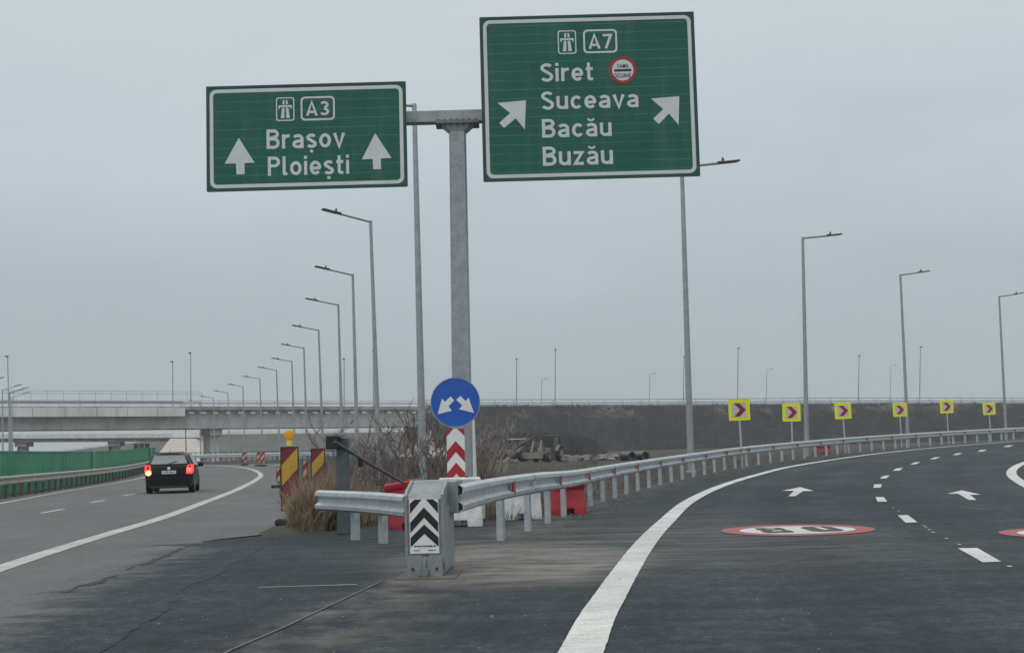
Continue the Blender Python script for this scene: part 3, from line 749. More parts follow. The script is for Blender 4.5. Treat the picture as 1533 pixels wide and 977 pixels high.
# ------------------------------------------------------------------ lamp posts
_lr = random.Random(40)
def lamp_post(px_top, py_top, px_base, Y, side, label, group, armlen=2.5, yaw=30, tilt=10, r0=.105, ped=True, basez=None, name='lamp_post', n=10):
    """side -1: arm to the left; yaw: degrees the arm swings towards (+) the camera"""
    top = PD(px_top, py_top, Y)
    b = PD(px_base, HOR(px_base), Y)
    bz_ = float(Z(b.x, Y)) if basez is None else basez
    base = Vector((b.x, Y, bz_ - (.03 if basez is None else 0)))
    t = thing(name, label, 'lamp post', base, 0, group)
    tv = Vector((top.x - base.x, 0, top.z - base.z))
    MB().tube([(0, 0, 0), tv * .5, tv], [r0, r0 * .8, r0 * .58], n).build('pole', M['galv_pole'], t, 50)
    if armlen:
        yaw += _lr.uniform(-4, 4); tilt += _lr.uniform(-1, 1)
        d = Vector((side * math.cos(R(yaw)) * math.cos(R(tilt)), -math.sin(R(yaw)) * math.cos(R(tilt)), math.sin(R(tilt))))
        a0 = tv - Vector((0, 0, .06)); a1 = a0 + d * (armlen * .68); a2 = a0 + d * armlen
        MB().tube([a0, a1], r0 * .42, 8).build('arm', M['galv_pole'], t, 50)
        u = Vector((0, 0, 1)) - d * d.z; u.normalize(); s_ = d.cross(u)
        MX = Matrix((s_, d, u)).transposed()
        mh = MB(); mh.box((a1 + a2) / 2 + u * .01, (.28, armlen * .34, .07), MX, bev=.03); mh.box(a1 + u * .02, (.14, .3, .11), MX, bev=.02)
        h = mh.build('lamp_head', M['lampgrey'], t)
        MB().tube([a1 + d * .12 + u * .05, a1 + d * .12 + u * .16, a1 + d * .12 + u * .22], [.05, .05, .02], 8).build('photocell', M['lampgrey'], h)
        MB().box((a1 + a2) / 2 - u * .032, (.22, armlen * .26, .012), MX).build('lens', M['conc_dark'], h)
    t.rotation_euler = (R(_lr.uniform(-.25, .25)), R(_lr.uniform(-.22, .22)), 0)
    if ped: MB().box((0, 0, .03), (.36, .36, .06)).build('base_plate', M['galv'], t)
    return t
LP = [(621, 155, 632.5), (555, 330, 567.5), (527, 410, 535), (506.5, 455, 513), (477.5, 493, 484), (454.5, 520, 460), (436.5, 540, 441.5), (414, 553, 419), (389, 566, 393.5), (363.5, 578, 367), (341, 587, 344), (319, 595, 322), (299, 601, 301), (277, 606, 279)]
NEAR = 'row of lamp posts along the left carriageway'
for i, (x, y, b) in enumerate(LP):
    Y = F_PX * 10.7 / (HOR(b) - y)
    lab = ('tall galvanised lamp post rising behind the white left sign, nearest of the left row' if i == 0 else ORD[i] + ' lamp post of the left row counted from the camera, arm reaching left')
    if i == 0: lab = 'tall galvanised lamp post between the A3 sign and the gantry column'
    lamp_post(x, y, b, Y, -1, lab, NEAR, yaw=8 if i == 0 else 30, tilt=2 if i == 0 else 9, r0=.125 if i < 2 else .13)
RP = [(1022.5, 247.5, 1033), (1201, 355, 1207), (1349, 410, 1359), (1495.5, 443, 1506)]
for i, (x, y, b) in enumerate(RP):
    Y = F_PX * (10.7 + [0, .3, .7, 1.0][i]) / (HOR(b) - y)
    lamp_post(x, y, b, Y, 1, ('lamp post half hidden by the A7 sign, arm out to the right', 'lamp post beside the second yellow chevron sign', 'lamp post overlapping the fourth yellow chevron sign', 'lamp post at the right edge beside the last chevron sign')[i], 'row of lamp posts along the ramp', yaw=-18, tilt=7, r0=.135)
for i, (x, y, b) in enumerate(((-26, 573, -25), (3.5, 583, 4.5), (14.5, 587, 15.5), (18, 594, 19))):
    Y = F_PX * 10.7 / (HOR(b) - y)
    lamp_post(x, y, b, Y, 1, 'lamp post at the left edge, arm reaching right, %s of its row' % ('nearest', 'second', 'third', 'farthest')[i], 'lamp posts of the opposite carriageway', yaw=10, tilt=14, armlen=3.2, r0=(.13, .12, .26, .13)[i])
# lamp posts on the overpass, seen end-on
def deck_z(px, d): return 10.7
FAR = [(258, 541, 283, 'left of the tallest pole over the car'), (285, 528, 279, 'tallest of the two above the dark car'), (11.5, 533, 262, 'at the far left edge above the bridge rail'), (773.5, 537, 312, 'right of the gantry column, shorter of a pair'), (831.5, 523, 309, 'right of the gantry column, taller of a pair'),
       (1105, 521, 330, 'above the first chevron sign'), (1024, 533, 326, 'behind the lamp post under the A7 sign'), (1286, 532, 343, 'between the second and third lamp posts of the ramp'), (1378, 519, 345, 'between the fourth and fifth chevron signs'), (515, 537, 300, 'behind the fourth lamp post of the left row'), (559, 525, 306, 'just left of the second lamp post of the left row')]
def far_base(px, Y):
    if px < 640: return 10.9 + .3
    p = PD(px, HOR(px), Y)
    j = int(np.argmin([abs(q[0] - p.x) for q in tp])); return float(tp[j][2])
for px, py, Y, where in FAR:
    t = lamp_post(px, py, px + 1.2, Y, -1, 'thin end-on overpass lamp post, ' + where, 'lamp posts on the overpass', armlen=0, r0=.15, ped=False, basez=far_base(px, Y), n=6)
    tv = PD(px, py, Y); MB().box((tv.x - t.location.x, -.5, tv.z - t.location.z - .05), (.42, 1.2, .22), bev=.06).build('lamp_head', M['lampgrey'], t)
for px, py, Y, where in ((811, 567, 318, 'between the pair right of the gantry column'), (973, 559, 322, 'left of the lamp post under the A7 sign'), (1148, 553, 334, 'right of the first chevron sign'), (1334, 547, 345, 'left of the third lamp post of the ramp')):
    j = far_base(px, Y)
    lamp_post(px, py, px + 1, Y, 1, 'faint short overpass lamp post ' + where, 'lamp posts on the overpass', armlen=1.6, yaw=0, tilt=5, r0=.09, ped=False, basez=j, n=6)

# ------------------------------------------------------------------ guardrails
WP = [(0, -.155), (.022, -.155), (.076, -.122), (.082, -.072), (.018, -.028), (.018, .028), (.082, .072), (.076, .122), (.022, .155), (0, .155)]
WCLOSED = WP + [(a - .006, b) for a, b in reversed(WP)]
def arclen(pts):
    s_ = [0]
    for a, b in zip(pts[:-1], pts[1:]): s_.append(s_[-1] + (Vector(b) - Vector(a)).length)
    return np.array(s_)
def resample(pts, step, start=0, end=None):
    s_ = arclen(pts); P = np.array([tuple(p) for p in pts]); e_ = s_[-1] if end is None else end
    q = np.arange(start, e_, step)
    return [Vector([np.interp(t, s_, P[:, k]) for k in range(P.shape[1])]) for t in q]
def rail_frames(pts, side):
    out = []
    for i, p in enumerate(pts):
        t = pts[min(i + 1, len(pts) - 1)] - pts[max(i - 1, 0)]; t.z = 0; t.normalize()
        out.append((p, Vector((t.y, -t.x, 0)) * side, Vector((0, 0, 1)), t))
    return out
def cpost(mb, p, n, t, h, w_=.13, dep=.09, th=.012):
    """C section post; n towards the road, t along the rail"""
    pr = [(-w_ / 2, 0), (w_ / 2, 0), (w_ / 2, -dep), (w_ / 2 - .03, -dep), (w_ / 2 - .03, -dep + th), (w_ / 2 - th, -dep + th), (w_ / 2 - th, -th), (-w_ / 2 + th, -th), (-w_ / 2 + th, -dep + th), (-w_ / 2 + .03, -dep + th), (-w_ / 2 + .03, -dep), (-w_ / 2, -dep)]
    mb.prism([p + t * a + n * b for a, b in pr], (0, 0, h))
def guardrail(label, path, side, ztop, spacing, mt, mpost, refl_at=None, zfun=None, start=.4, most=999, name='guardrail', splice=True, width=.13, refl_side=1):
    """path: (x,y) list on the ground"""
    pts = [Vector((p[0], p[1], float(Z(p[0], p[1])) + (zfun(i / max(1, len(path) - 1)) if zfun else 0))) for i, p in enumerate(path)]
    root = Vector(pts[0]); root.z = float(Z(root.x, root.y))
    t = thing(name, label, 'guardrail', root)
    dn = resample(pts, .5) + [pts[-1]]
    frs = rail_frames(dn, side)
    zc = ztop - .155
    mb = MB(); mb.sweep([(p - root + u * zc, n, u) for p, n, u, _ in frs], WCLOSED)
    beam = mb.build('beam', mt, t, 26)
    if splice:
        sf = rail_frames(resample(pts, 4.0, 2.0), side)
        for (p, n, u, tt) in sf[:14]:
            mb = MB(); q = p - root + u * zc + n * .006
            mb.sweep([(q - tt * .16, n, u), (q + tt * .16, n, u)], WCLOSED)
            for a in (-.1, .1):
                for b in (-.08, .08): mb.box(q + tt * a + n * .085 + u * b, (.03, .03, .03), rot=math.atan2(n.y, n.x))
            mb.build('splice', mt, beam, 26)
    for (p, n, u, tt) in rail_frames(resample(pts, spacing, start), side)[:most]:
        mb = MB(); h = ztop - .06 + (p.z - float(Z(p.x, p.y)))
        g = Vector((p.x, p.y, float(Z(p.x, p.y)) - .05)) - root
        cpost(mb, g - n * .12, n, tt, h, width)
        mb.box(p - root + u * zc - n * .06, (.12, .1, .2), rot=math.atan2(n.y, n.x))
        mb.build('post', mpost, t)
    if refl_at:
        for (p, n, u, tt) in rail_frames(resample(pts, refl_at[1], refl_at[0]), side):
            q = p - root + u * zc + n * .085; k = refl_side
            MB().prism([q + tt * (.09 * k) + u * .11, q + tt * (.09 * k) - u * .11, q - tt * (.11 * k) - u * .025, q - tt * (.11 * k) + u * .025], -n * .02).build('reflector', M['red'], t)
    return t
# main rail on the outside of the ramp, 1.85 m outside the line
def off_outer(d, y0, y1):
    P = []
    for i in range(1, len(OUTER) - 1):
        t = OUTER[i + 1] - OUTER[i - 1]; t /= np.linalg.norm(t)
        q = OUTER[i] + np.array((-t[1], t[0])) * d
        if y0 <= q[1] <= y1: P.append(tuple(q))
    return P
RAIL = [(-.655, 14.72), (-.62, 15.2), (-.38, 17.2), (.0, 19.5)] + off_outer(1.85, 21, 121)
rg = guardrail('long curving galvanised guardrail with red triangles along the ramp', [tuple(p) for p in crom(RAIL, 3)], 1, .84, 2.0, M['galv'], M['galv'], (4.2, 4.2), start=4.4, width=.145, zfun=lambda t: .075 * (1 - sst(0, .12, t)))
# wing rail left of the crash cushion
a = PD(611, 740, 17.6); b = PD(560, 738, 19.0); c = PD(516, 736, 20.0); d = PD(478, 735, 20.8)
guardrail('short bent galvanised guardrail wing left of the crash cushion', [tuple(p) for p in crom([(a.x, a.y), (b.x, b.y), (c.x, c.y), (d.x, d.y)], 5)], -1, .73, 1.05, M['galv'], M['galv'], (1.95, 5), start=1.62, most=2, width=.15, splice=True, refl_side=-1)
# weathered rail of the left road
LRAIL = [(-13.0, 22), (-17.05, 43), (-21.4, 68), (-25.7, 93), (-27.5, 100), (-31, 108)]
guardrail('long weathered guardrail below the green fence on the left', [tuple(p) for p in crom(LRAIL, 6)], 1, .80, 1.5, M['rusty'], M['rusty_post'], None, splice=False, width=.16)
# rail at the far end of the left road
FR = [(-60, 131), (-40, 124), (-27, 118.5), (-20, 115), (-15.5, 110), (-13, 103), (-11.6, 95)]
fg = guardrail('far guardrail with black railing closing the bend ahead of the dark car', [tuple(p) for p in crom(FR, 6)], 1, .85, 2.0, M['galv'], M['galv_dark'], None, splice=False)
fpts = [Vector((p[0], p[1] + .8, float(Z(p[0], p[1])))) for p in crom(FR, 6)]
fence = thing('railing', 'dark upright bar railing just behind the far guardrail of the left bend', 'railing', fpts[0])
mb = MB()
for zz in (.1, 1.0): mb.sweep([(p - fpts[0], r, u) for p, r, u in frames(fpts)], [(-.03, zz), (.03, zz), (.03, zz + .06), (-.03, zz + .06)])
mb.build('rail', M['galv_dark'], fence)
mb = MB()
for p in resample(fpts, .55): mb.box(p - fpts[0] + Vector((0, 0, .55)), (.09, .04, .92))
tag(mb.build('bar', M['galv_dark'], fence), kind='stuff')

# green noise fence
gp = [PD(px, HOR(px), Y) for px, Y in ((-80, 44), (0, 52), (80, 63), (150, 77), (200, 92), (231, 104))]
gp = [Vector((p.x, p.y, float(Z(p.x, p.y)))) for p in gp]
gf = thing('noise_fence', 'long bright green panel fence behind the weathered left guardrail', 'fence', gp[0])
gpts = resample([tuple(p) for p in crom([tuple(p) for p in gp], 6)], .5) + [gp[-1]]
v, f = [], []
frg = frames(gpts)
for i, (p, r, u) in enumerate(frg):
    wv = .04 if i % 2 else 0
    v += [p - gp[0] + r * wv + u * .02, p - gp[0] + r * wv + u * 1.66, p - gp[0] + r * (wv + .05) + u * 1.66, p - gp[0] + r * (wv + .05) + u * .02]
mb = MB(); mb.add(v, [(i * 4 + k, i * 4 + (k + 1) % 4, (i + 1) * 4 + (k + 1) % 4, (i + 1) * 4 + k) for i in range(len(frg) - 1) for k in range(4)])
mb.build('panel', M['fence_green'], gf)
mb = MB(); mb.sweep([(p - gp[0], r, u) for p, r, u in frg], [(-.03, 1.661), (.1, 1.661), (.1, 1.72), (-.03, 1.72)]); mb.build('cap_rail', M['fence_green'], gf)
for i, (p, r, u) in enumerate(frg):
    if i % 8 == 4: MB().box(p - gp[0] + r * .15 + u * .83, (.09, .09, 1.7)).build('post', M['fence_green'], gf)

for px_ in (136, 222, 229):
    p, r, u = min(frg, key=lambda q: abs(766.5 + F_PX * q[0].x / q[0].y - px_))
    MB().box(p - gp[0] - r * .10 + u * .86, (.30, .08, 1.70), math.atan2(-r.x, r.y)).build('pale_post', M['fence_pale'], gf)
# ------------------------------------------------------------------ sign gantry
GY = 25.0
colb = PD(692, HOR(692), 25.6); colb.z = 0
gt = thing('sign_gantry', 'galvanised T shaped gantry column carrying both green motorway signs', 'gantry', colb)
ctop = PD(685, 190, 25.6)
H_ = ctop.z; lean = ctop.x - colb.x
def taperbox(mb, z0, z1, w0, w1, d0, d1, x0, x1, bev=.03):
    v = []
    for z, w_, dd, x in ((z0, w0, d0, x0), (z1, w1, d1, x1)):
        for sx_, sy_ in ((1, 1), (-1, 1), (-1, -1), (1, -1)):
            a, b_ = sx_ * w_ / 2, sy_ * dd / 2
            pr = [(a, b_ - sy_ * bev), (a - sx_ * bev, b_)]
            if sx_ * sy_ < 0: pr.reverse()
            v += [(x + p[0], p[1], z) for p in pr]
    mb.add(v, [tuple(reversed(range(8))), tuple(range(8, 16))] + [(i, (i + 1) % 8, 8 + (i + 1) % 8, 8 + i) for i in range(8)])
mb = MB(); taperbox(mb, .04, H_ - .12, .38, .32, .42, .34, 0, lean); mb.build('column', M['galv_pole'], gt)
mb = MB(); taperbox(mb, H_ - .12, H_ + .02, .322, .62, .345, .42, lean, lean); mb.build('column_head', M['galv_pole'], gt)
mb = MB(); mb.box((lean, 0, H_ + .035), (.84, .5, .03)); mb.box((lean, 0, H_ + .067), (.84, .5, .03)); mb.build('flange_plate', M['galv_dark'], gt)
for k in range(7):
    MB().tube([(lean - .36 + .12 * k, -.21, H_ - .02), (lean - .36 + .12 * k, -.21, H_ + .11)], .022, 6).build('bolt', M['bolt'], gt)
bz0 = H_ + .083
bl, br = PD(330, 180, 25.6), PD(1030, 180, 25.6)
mb = MB(); mb.box(((bl.x + br.x) / 2 - colb.x, 0, bz0 + .11), (br.x - bl.x, .26, .22), bev=.02); mb.build('crossbeam', M['galv_pole'], gt)
mb = MB(); mb.box((0, 0, .02), (.75, .75, .04)); mb.build('base_plate', M['galv_dark'], gt)

TXT = {}
def text_mesh(body, bold=.02, spacing=1.0):
    cu = bpy.data.curves.new('txt', 'FONT'); cu.body = body; cu.size = 1; cu.offset = bold; cu.space_character = spacing; cu.resolution_u = 5
    ob = bpy.data.objects.new('txt', cu); C.objects.link(ob)
    bpy.context.view_layer.update()
    me = bpy.data.meshes.new_from_object(ob.evaluated_get(bpy.context.evaluated_depsgraph_get()))
    bpy.data.objects.remove(ob); bpy.data.curves.remove(cu)
    return me
def caph(bold):
    if bold not in TXT:
        me = text_mesh('H', bold); zs = [v.co.y for v in me.vertices]; TXT[bold] = (min(zs), max(zs)); bpy.data.meshes.remove(me)
    return TXT[bold]
def put_text(name, body, x0, x1, zb, zt, y, mt, parent, bold=.022, thick=.004, spacing=1.05):
    """flat lettering facing -Y in parent's local space, extruded by `thick` so it is real"""
    me = text_mesh(body, bold, spacing); lo, hi = caph(bold)
    X = [v.co.x for v in me.vertices]; a, b_ = min(X), max(X)
    kx = (x1 - x0) / (b_ - a); ky = (zt - zb) / (hi - lo)
    import bmesh
    bm = bmesh.new(); bm.from_mesh(me)
    for v in bm.verts: v.co = Vector((x0 + (v.co.x - a) * kx, y, zb + (v.co.y - lo) * ky))
    r = bmesh.ops.extrude_face_region(bm, geom=bm.faces[:])
    for g in r['geom']:
        if isinstance(g, bmesh.types.BMVert): g.co.y += thick
    bmesh.ops.recalc_face_normals(bm, faces=bm.faces)
    bm.to_mesh(me); bm.free()
    me.materials.clear(); me.materials.append(mt); me.name = name
    o = bpy.data.objects.new(name, me); C.objects.link(o); o.parent = parent
    return o
def rrect(x0, x1, z0, z1, r, y, n=6):
    P = []
    for cx, cz, a0 in ((x1 - r, z1 - r, 0), (x0 + r, z1 - r, 90), (x0 + r, z0 + r, 180), (x1 - r, z0 + r, 270)):
        for k in range(n + 1): P.append(Vector((cx + r * math.cos(R(a0 + 90 * k / n)), y, cz + r * math.sin(R(a0 + 90 * k / n)))))
    return P
def arc(cx, cz, rx, rz, a0, a1, n=9): return [(cx + rx * math.cos(R(a0 + (a1 - a0) * k / n)), cz + rz * math.sin(R(a0 + (a1 - a0) * k / n))) for k in range(n + 1)]
XH, SW = .73, .158           # x height and stroke width of the road lettering, cap height = 1
h2 = SW / 2
def _glyphs():
    g = {}
    xt = XH - h2; m_ = XH / 2
    bowl = lambda x0, x1: arc((x0 + x1) / 2, m_, (x1 - x0) / 2, XH / 2 - h2, 0, 360, 22)
    g['B'] = (.66, [[(h2, 0), (h2, 1)], [(h2, 1 - h2)] + arc(.36, .755, .20, .245 - h2, 90, -90) + [(h2, .51)], [(h2, .51)] + arc(.38, .255 + h2 / 2, .21, .255 - h2 / 2, 90, -90) + [(h2, h2)]])
    g['P'] = (.64, [[(h2, 0), (h2, 1)], [(h2, 1 - h2)] + arc(.35, .72, .21, .28 - h2, 90, -90) + [(h2, .44 + h2)]])
    g['A'] = (.70, [[(.06, 0), (.35, 1 - h2 * .4), (.64, 0)], [(.16, .26), (.54, .26)]])
    g['S'] = (.64, [arc(.32, .745, .235, .255 - h2, 28, 90, 5) + arc(.32, .745, .235, .255 - h2, 90, 245, 9)[1:] + arc(.32, .265, .245, .265 - h2 + .015, 65, -90, 9) + arc(.32, .265, .245, .265 - h2, -90, -155, 5)[1:]])
    g['3'] = (.60, [arc(.29, .745, .20, .255 - h2, 150, -90, 12), arc(.29, .27, .22, .27 - h2, 90, -150, 12)])
    g['7'] = (.60, [[(.02, 1 - h2), (.52, 1 - h2), (.20, 0)]])
    g['r'] = (.40, [[(h2, 0), (h2, XH)], arc(.33, XH - .30, .25, .30 - h2, 170, 75, 7)])
    g['o'] = (.60, [bowl(h2, .60 - h2)]); g['v'] = (.58, [[(.06, XH), (.29, .03), (.52, XH)]])
    g['a'] = (.58, [arc(.28, XH - .25, .21, .25 - h2, 150, 0, 9) + [(.49, 0)], [(.49, .40)] + arc(.25, .205 + .01, .17, .205 - h2 + .01, 90, 270, 10) + [(.36, h2), (.49, .16)]])
    sx = [arc(.265, XH * .735, .18, XH * .265 - h2 * .9, 25, 245, 12) + arc(.265, XH * .275, .19, XH * .275 - h2 * .9, 65, -155, 12)]
    cm = [[(.28, -.10), (.25, -.24)]]
    g['s'] = (.53, sx); g['ș'] = (.53, sx + cm)
    g['e'] = (.60, [[(h2, m_ - .02), (.60 - SW * .3, m_ - .02)], arc(.30, m_, .30 - h2, XH / 2 - h2, -8, 318, 22)])
    g['c'] = (.56, [arc(.30, m_, .30 - h2, XH / 2 - h2, 42, 318, 18)])
    g['u'] = (.58, [[(h2, XH), (h2, .24)] + arc(.28, .24 + .0, .28 - h2, .24 - h2, 180, 360, 9), [(.58 - h2, XH), (.58 - h2, 0)]])
    g['z'] = (.52, [[(.02, xt), (.43, xt), (.09, h2), (.50, h2)]])
    g['l'] = (.26, [[(h2, 1), (h2, .15)] + [(.10, h2 + .01), (.24, h2)]])
    g['i'] = (.16, [[(h2, 0), (h2, XH)], [(h2, .84), (h2, 1.0)]]); g['t'] = (.38, [[(.15, .98), (.15, .16)] + [(.19, h2 + .01), (.36, h2)], [(.0, xt), (.36, xt)]])
    g['ă'] = (.58, g['a'][1] + [arc(.27, 1.02, .16, .15, 200, 340, 8)])
    return g
GL = _glyphs()
def stroke_text(name, body, x0, x1, zb, zt, y, mt, parent, gap=.13):
    """road lettering built from strokes; facing -Y, each stroke a real strip 4 mm thick"""
    adv = sum(GL[c][0] for c in body) + gap * (len(body) - 1)
    kz = zt - zb; kx = (x1 - x0) / adv
    mb = MB(); x = 0; lay = 0
    for c in body:
        wd, strokes = GL[c]
        for st in strokes:
            P = [Vector((x + p[0], p[1])) for p in st]
            P = [p for i, p in enumerate(P) if i == 0 or (p - P[i - 1]).length > 1e-4]
            hw = h2 * (.62 if c == 'ă' and st is strokes[-1] else 1)
            Lf, Rt_ = [], []
            closed = (P[0] - P[-1]).length < 1e-3
            for i, p in enumerate(P):
                a_ = P[i] - P[i - 1] if i else (P[-1] - P[-2] if closed else P[1] - P[0])
                b_ = P[i + 1] - P[i] if i < len(P) - 1 else (P[1] - P[0] if closed else P[-1] - P[-2])
                a_.normalize(); b_.normalize()
                nn = Vector((-a_.y - b_.y, a_.x + b_.x))
                nn = nn.normalized() if nn.length > 1e-6 else Vector((-a_.y, a_.x))
                k = hw / max(.55, abs(nn.dot(Vector((-a_.y, a_.x)))))
                Lf.append(p + nn * k); Rt_.append(p - nn * k)
            yy = y - .004 - lay * .0004; lay = (lay + 1) % 4
            T = lambda q, yv: (x0 + q.x * kx, yv, zb + q.y * kz)
            n_ = len(P)
            v = [T(q, yy) for q in Lf] + [T(q, yy) for q in Rt_] + [T(q, y) for q in Lf] + [T(q, y) for q in Rt_]
            f = []
            for i in range(n_ - 1):
                f += [(i, i + 1, n_ + i + 1, n_ + i), (2 * n_ + i, 2 * n_ + i + 1, i + 1, i), (n_ + i, n_ + i + 1, 3 * n_ + i + 1, 3 * n_ + i)]
            f += [(0, n_, 3 * n_, 2 * n_), (n_ - 1, 3 * n_ - 1, 4 * n_ - 1, 2 * n_ - 1)]
            mb.add(v, f)
        x += wd + gap
    return mb.build(name, mt, parent)
class Panel:
    """a flat sign panel in the plane Y=GY; pixel coordinates of the photo give its layout"""
    def __init__(s, label, px0, px1, py0, py1):
        cx, cy = (px0 + px1) / 2, (py0 + py1) / 2
        s.c = PD(cx, cy, GY)
        s.root = thing('motorway_sign', label, 'road sign', s.c, 0, 'green motorway signs on the gantry')
        s.w = (px1 - px0) * GY / F_PX / math.cos(PITCH) * .998; s.h = (py1 - py0) * GY / F_PX
    def loc(s, px, py):
        p = PD(px, py, GY) - s.c
        return p.x, p.z
    def frame(s, w, h):
        s.w, s.h = w, h
        x, z = w / 2, h / 2
        MB().prism(rrect(-x, x, -z, z, .02, 0), (0, .05, 0)).build('panel', M['green'], s.root)
        MB().ringprism(rrect(-x - .012, x + .012, -z - .012, z + .012, .025, .006), rrect(-x + .03, x - .03, -z + .03, z - .03, .02, .006), (0, -.012, 0)).build('edge_frame', M['sign_dark'], s.root)
        MB().ringprism(rrect(-x + .055, x - .055, -z + .055, z - .055, .13, -.001), rrect(-x + .122, x - .122, -z + .122, z - .122, .07, -.001), (0, -.004, 0)).build('border', M['letter'], s.root)
        for k in (-.3, .3): MB().box((w * k, .12, 0), (.09, .14, h * .92)).build('mounting_rail', M['galv_dark'], s.root)
        for k in (-.25, .2, ): MB().box((0, .078, h * k), (w * .9, .05, .08)).build('cross_rail', M['sign_back'], s.root)
    def poly(s, name, pts, mt, lay=0):
        P = [Vector((s.loc(*p)[0], -.001 - .004 * lay, s.loc(*p)[1])) for p in pts]
        return MB().prism(P, (0, -.004, 0)).build(name, mt, s.root)
    def text(s, name, body, pl, pr, base, top, mt=None, bold=.022, lay=0, parent=None, spacing=1.05):
        """pl, pr: pixel columns; base, top: pixel rows at the left end (the camera's roll is undone)"""
        x0, zb = s.loc(pl, base); _, zt = s.loc(pl, top); x1, _ = s.loc(pr, base)
        if lay == 0: return stroke_text(name, body, x0, x1, zb, zt, -.001, mt or M['letter'], s.root)
        return put_text(name, body, x0, x1, zb, zt, -.005 - .004 * lay, mt or M['letter'], parent or s.root, bold, .004, spacing)
    def badge(s, pl, pr, pt, pb, wd=.035, rad=.08):
        cxl = s.loc((pl + pr) / 2, (pt + pb) / 2); w_, h_ = (pr - pl) * GY / F_PX, (pb - pt) * GY / F_PX
        a = rrect(cxl[0] - w_ / 2, cxl[0] + w_ / 2, cxl[1] - h_ / 2, cxl[1] + h_ / 2, rad, -.001); b_ = rrect(cxl[0] - w_ / 2 + wd, cxl[0] + w_ / 2 - wd, cxl[1] - h_ / 2 + wd, cxl[1] + h_ / 2 - wd, rad - wd * .7, -.001)
        return MB().ringprism(a, b_, (0, -.004, 0)).build('badge_frame', M['letter'], s.root), cxl, w_, h_
    def symbol(s, pl, pr, pt, pb):
        o, c, w_, h_ = s.badge(pl, pr, pt, pb, .022, .05)
        q = lambda P: [Vector((c[0] + x * w_, -.001, c[1] + z * h_)) for x, z in P]
        mb = MB()
        for sg in (-1, 1):
            mb.prism(q([(sg * .05, -.38), (sg * .04, .06), (sg * .17, .06), (sg * .25, -.38)]), (0, -.004, 0))
            mb.prism(q([(sg * .04, .20), (sg * .035, .38), (sg * .12, .38), (sg * .15, .20)]), (0, -.004, 0))
        mb.prism(q([(-.36, .02), (-.30, .02), (-.28, .09), (.28, .09), (.30, .02), (.36, .02), (.36, .165), (-.36, .165)]), (0, -.004, 0))
        mb.build('motorway_symbol', M['letter'], s.root)
mpx = GY / F_PX
A3 = Panel('smaller green motorway sign reading A3 Brașov Ploiești with two upright arrows', 305, 613, 121.5, 287.5)
A3.frame(303.5 * mpx, A3.loc(459, 126.5)[1] - A3.loc(459, 282.5)[1])
A3.symbol(413, 441, 145.3, 182); A3.badge(449.6, 501.8, 143.8, 181); A3.text('lettering', 'A3', 458.5, 493, 173.5, 152.5, bold=.03)
A3.text('lettering', 'Brașov', 399.2, 516.5, 223.3, 194.3); A3.text('lettering', 'Ploiești', 401.2, 523, 263.5, 235)
z3 = lambda X, Y: (290 + X / 3.258, Y / 3.258)
A3.poly('arrow', [z3(*p) for p in ((220, 673), (297, 794), (247, 796), (249, 850), (209, 851), (206, 798), (151, 799))], M['letter'])
A3.poly('arrow', [z3(*p) for p in ((885, 650), (965, 771), (912, 773), (914, 825), (876, 826), (873, 776), (820, 778))], M['letter'])
A7 = Panel('larger green motorway sign reading A7 Siret Suceava Bacău Buzău with slanting arrows', 716.5, 1047.5, 17, 272)
A7.frame(327.5 * mpx, A7.loc(882, 22.5)[1] - A7.loc(882, 267.3)[1])
A7.symbol(834.8, 863, 45, 82); A7.badge(872.5, 924.5, 43.5, 80.5); A7.text('lettering', 'A7', 881.5, 917, 73.5, 52, bold=.03)
A7.text('lettering', 'Siret', 809.5, 888.5, 122.7, 95.5); A7.text('lettering', 'Suceava', 810.5, 956.5, 164.5, 137.5)
A7.text('lettering', 'Bacău', 811.8, 916, 206.5, 178.7); A7.text('lettering', 'Buzău', 813, 918, 248.5, 220)
z7 = lambda X, Y: (690 + X / 3.258, Y / 3.258)
A7.poly('arrow', [z7(*p) for p in ((178, 503), (317, 490), (312, 632), (267, 578), (210, 625), (188, 600), (240, 552))], M['letter'])
A7.poly('arrow', [z7(*p) for p in ((927, 482), (1065, 470), (1062, 610), (1015, 555), (965, 606), (938, 580), (987, 533))], M['letter'])
cc = A7.loc(932.3, 105.2)
circ = lambda r, y, n=40: [Vector((cc[0] + r * math.cos(2 * math.pi * k / n), y, cc[1] + r * math.sin(2 * math.pi * k / n))) for k in range(n)]
MB().ringprism(circ(21 * mpx, -.001), circ(16.4 * mpx, -.001), (0, -.006, 0)).build('roundel_ring', M['red'], A7.root)
dsc = MB().prism(circ(16.35 * mpx, -.001), (0, -.005, 0)).build('customs_roundel', M['letter'], A7.root)
MB().box((cc[0], -.008, cc[1] - .005), (26 * mpx, .004, 3.4 * mpx)).build('bar', M['black'], dsc)
A7.text('lettering', 'VAMA', 923.5, 941, 102.3, 96.3, M['black'], .012, 1, dsc); A7.text('lettering', 'DOUANE', 920, 944.5, 117, 110.3, M['black'], .012, 1, dsc)
for o in ('a',): pass
# brackets that hold panels to the beam
for px in (400, 560, 790, 980):
    q = PD(px, 180, 25.4); MB().box((q.x - colb.x, -.25, bz0 + .11), (.1, .26, .3)).build('bracket', M['galv_dark'], gt)

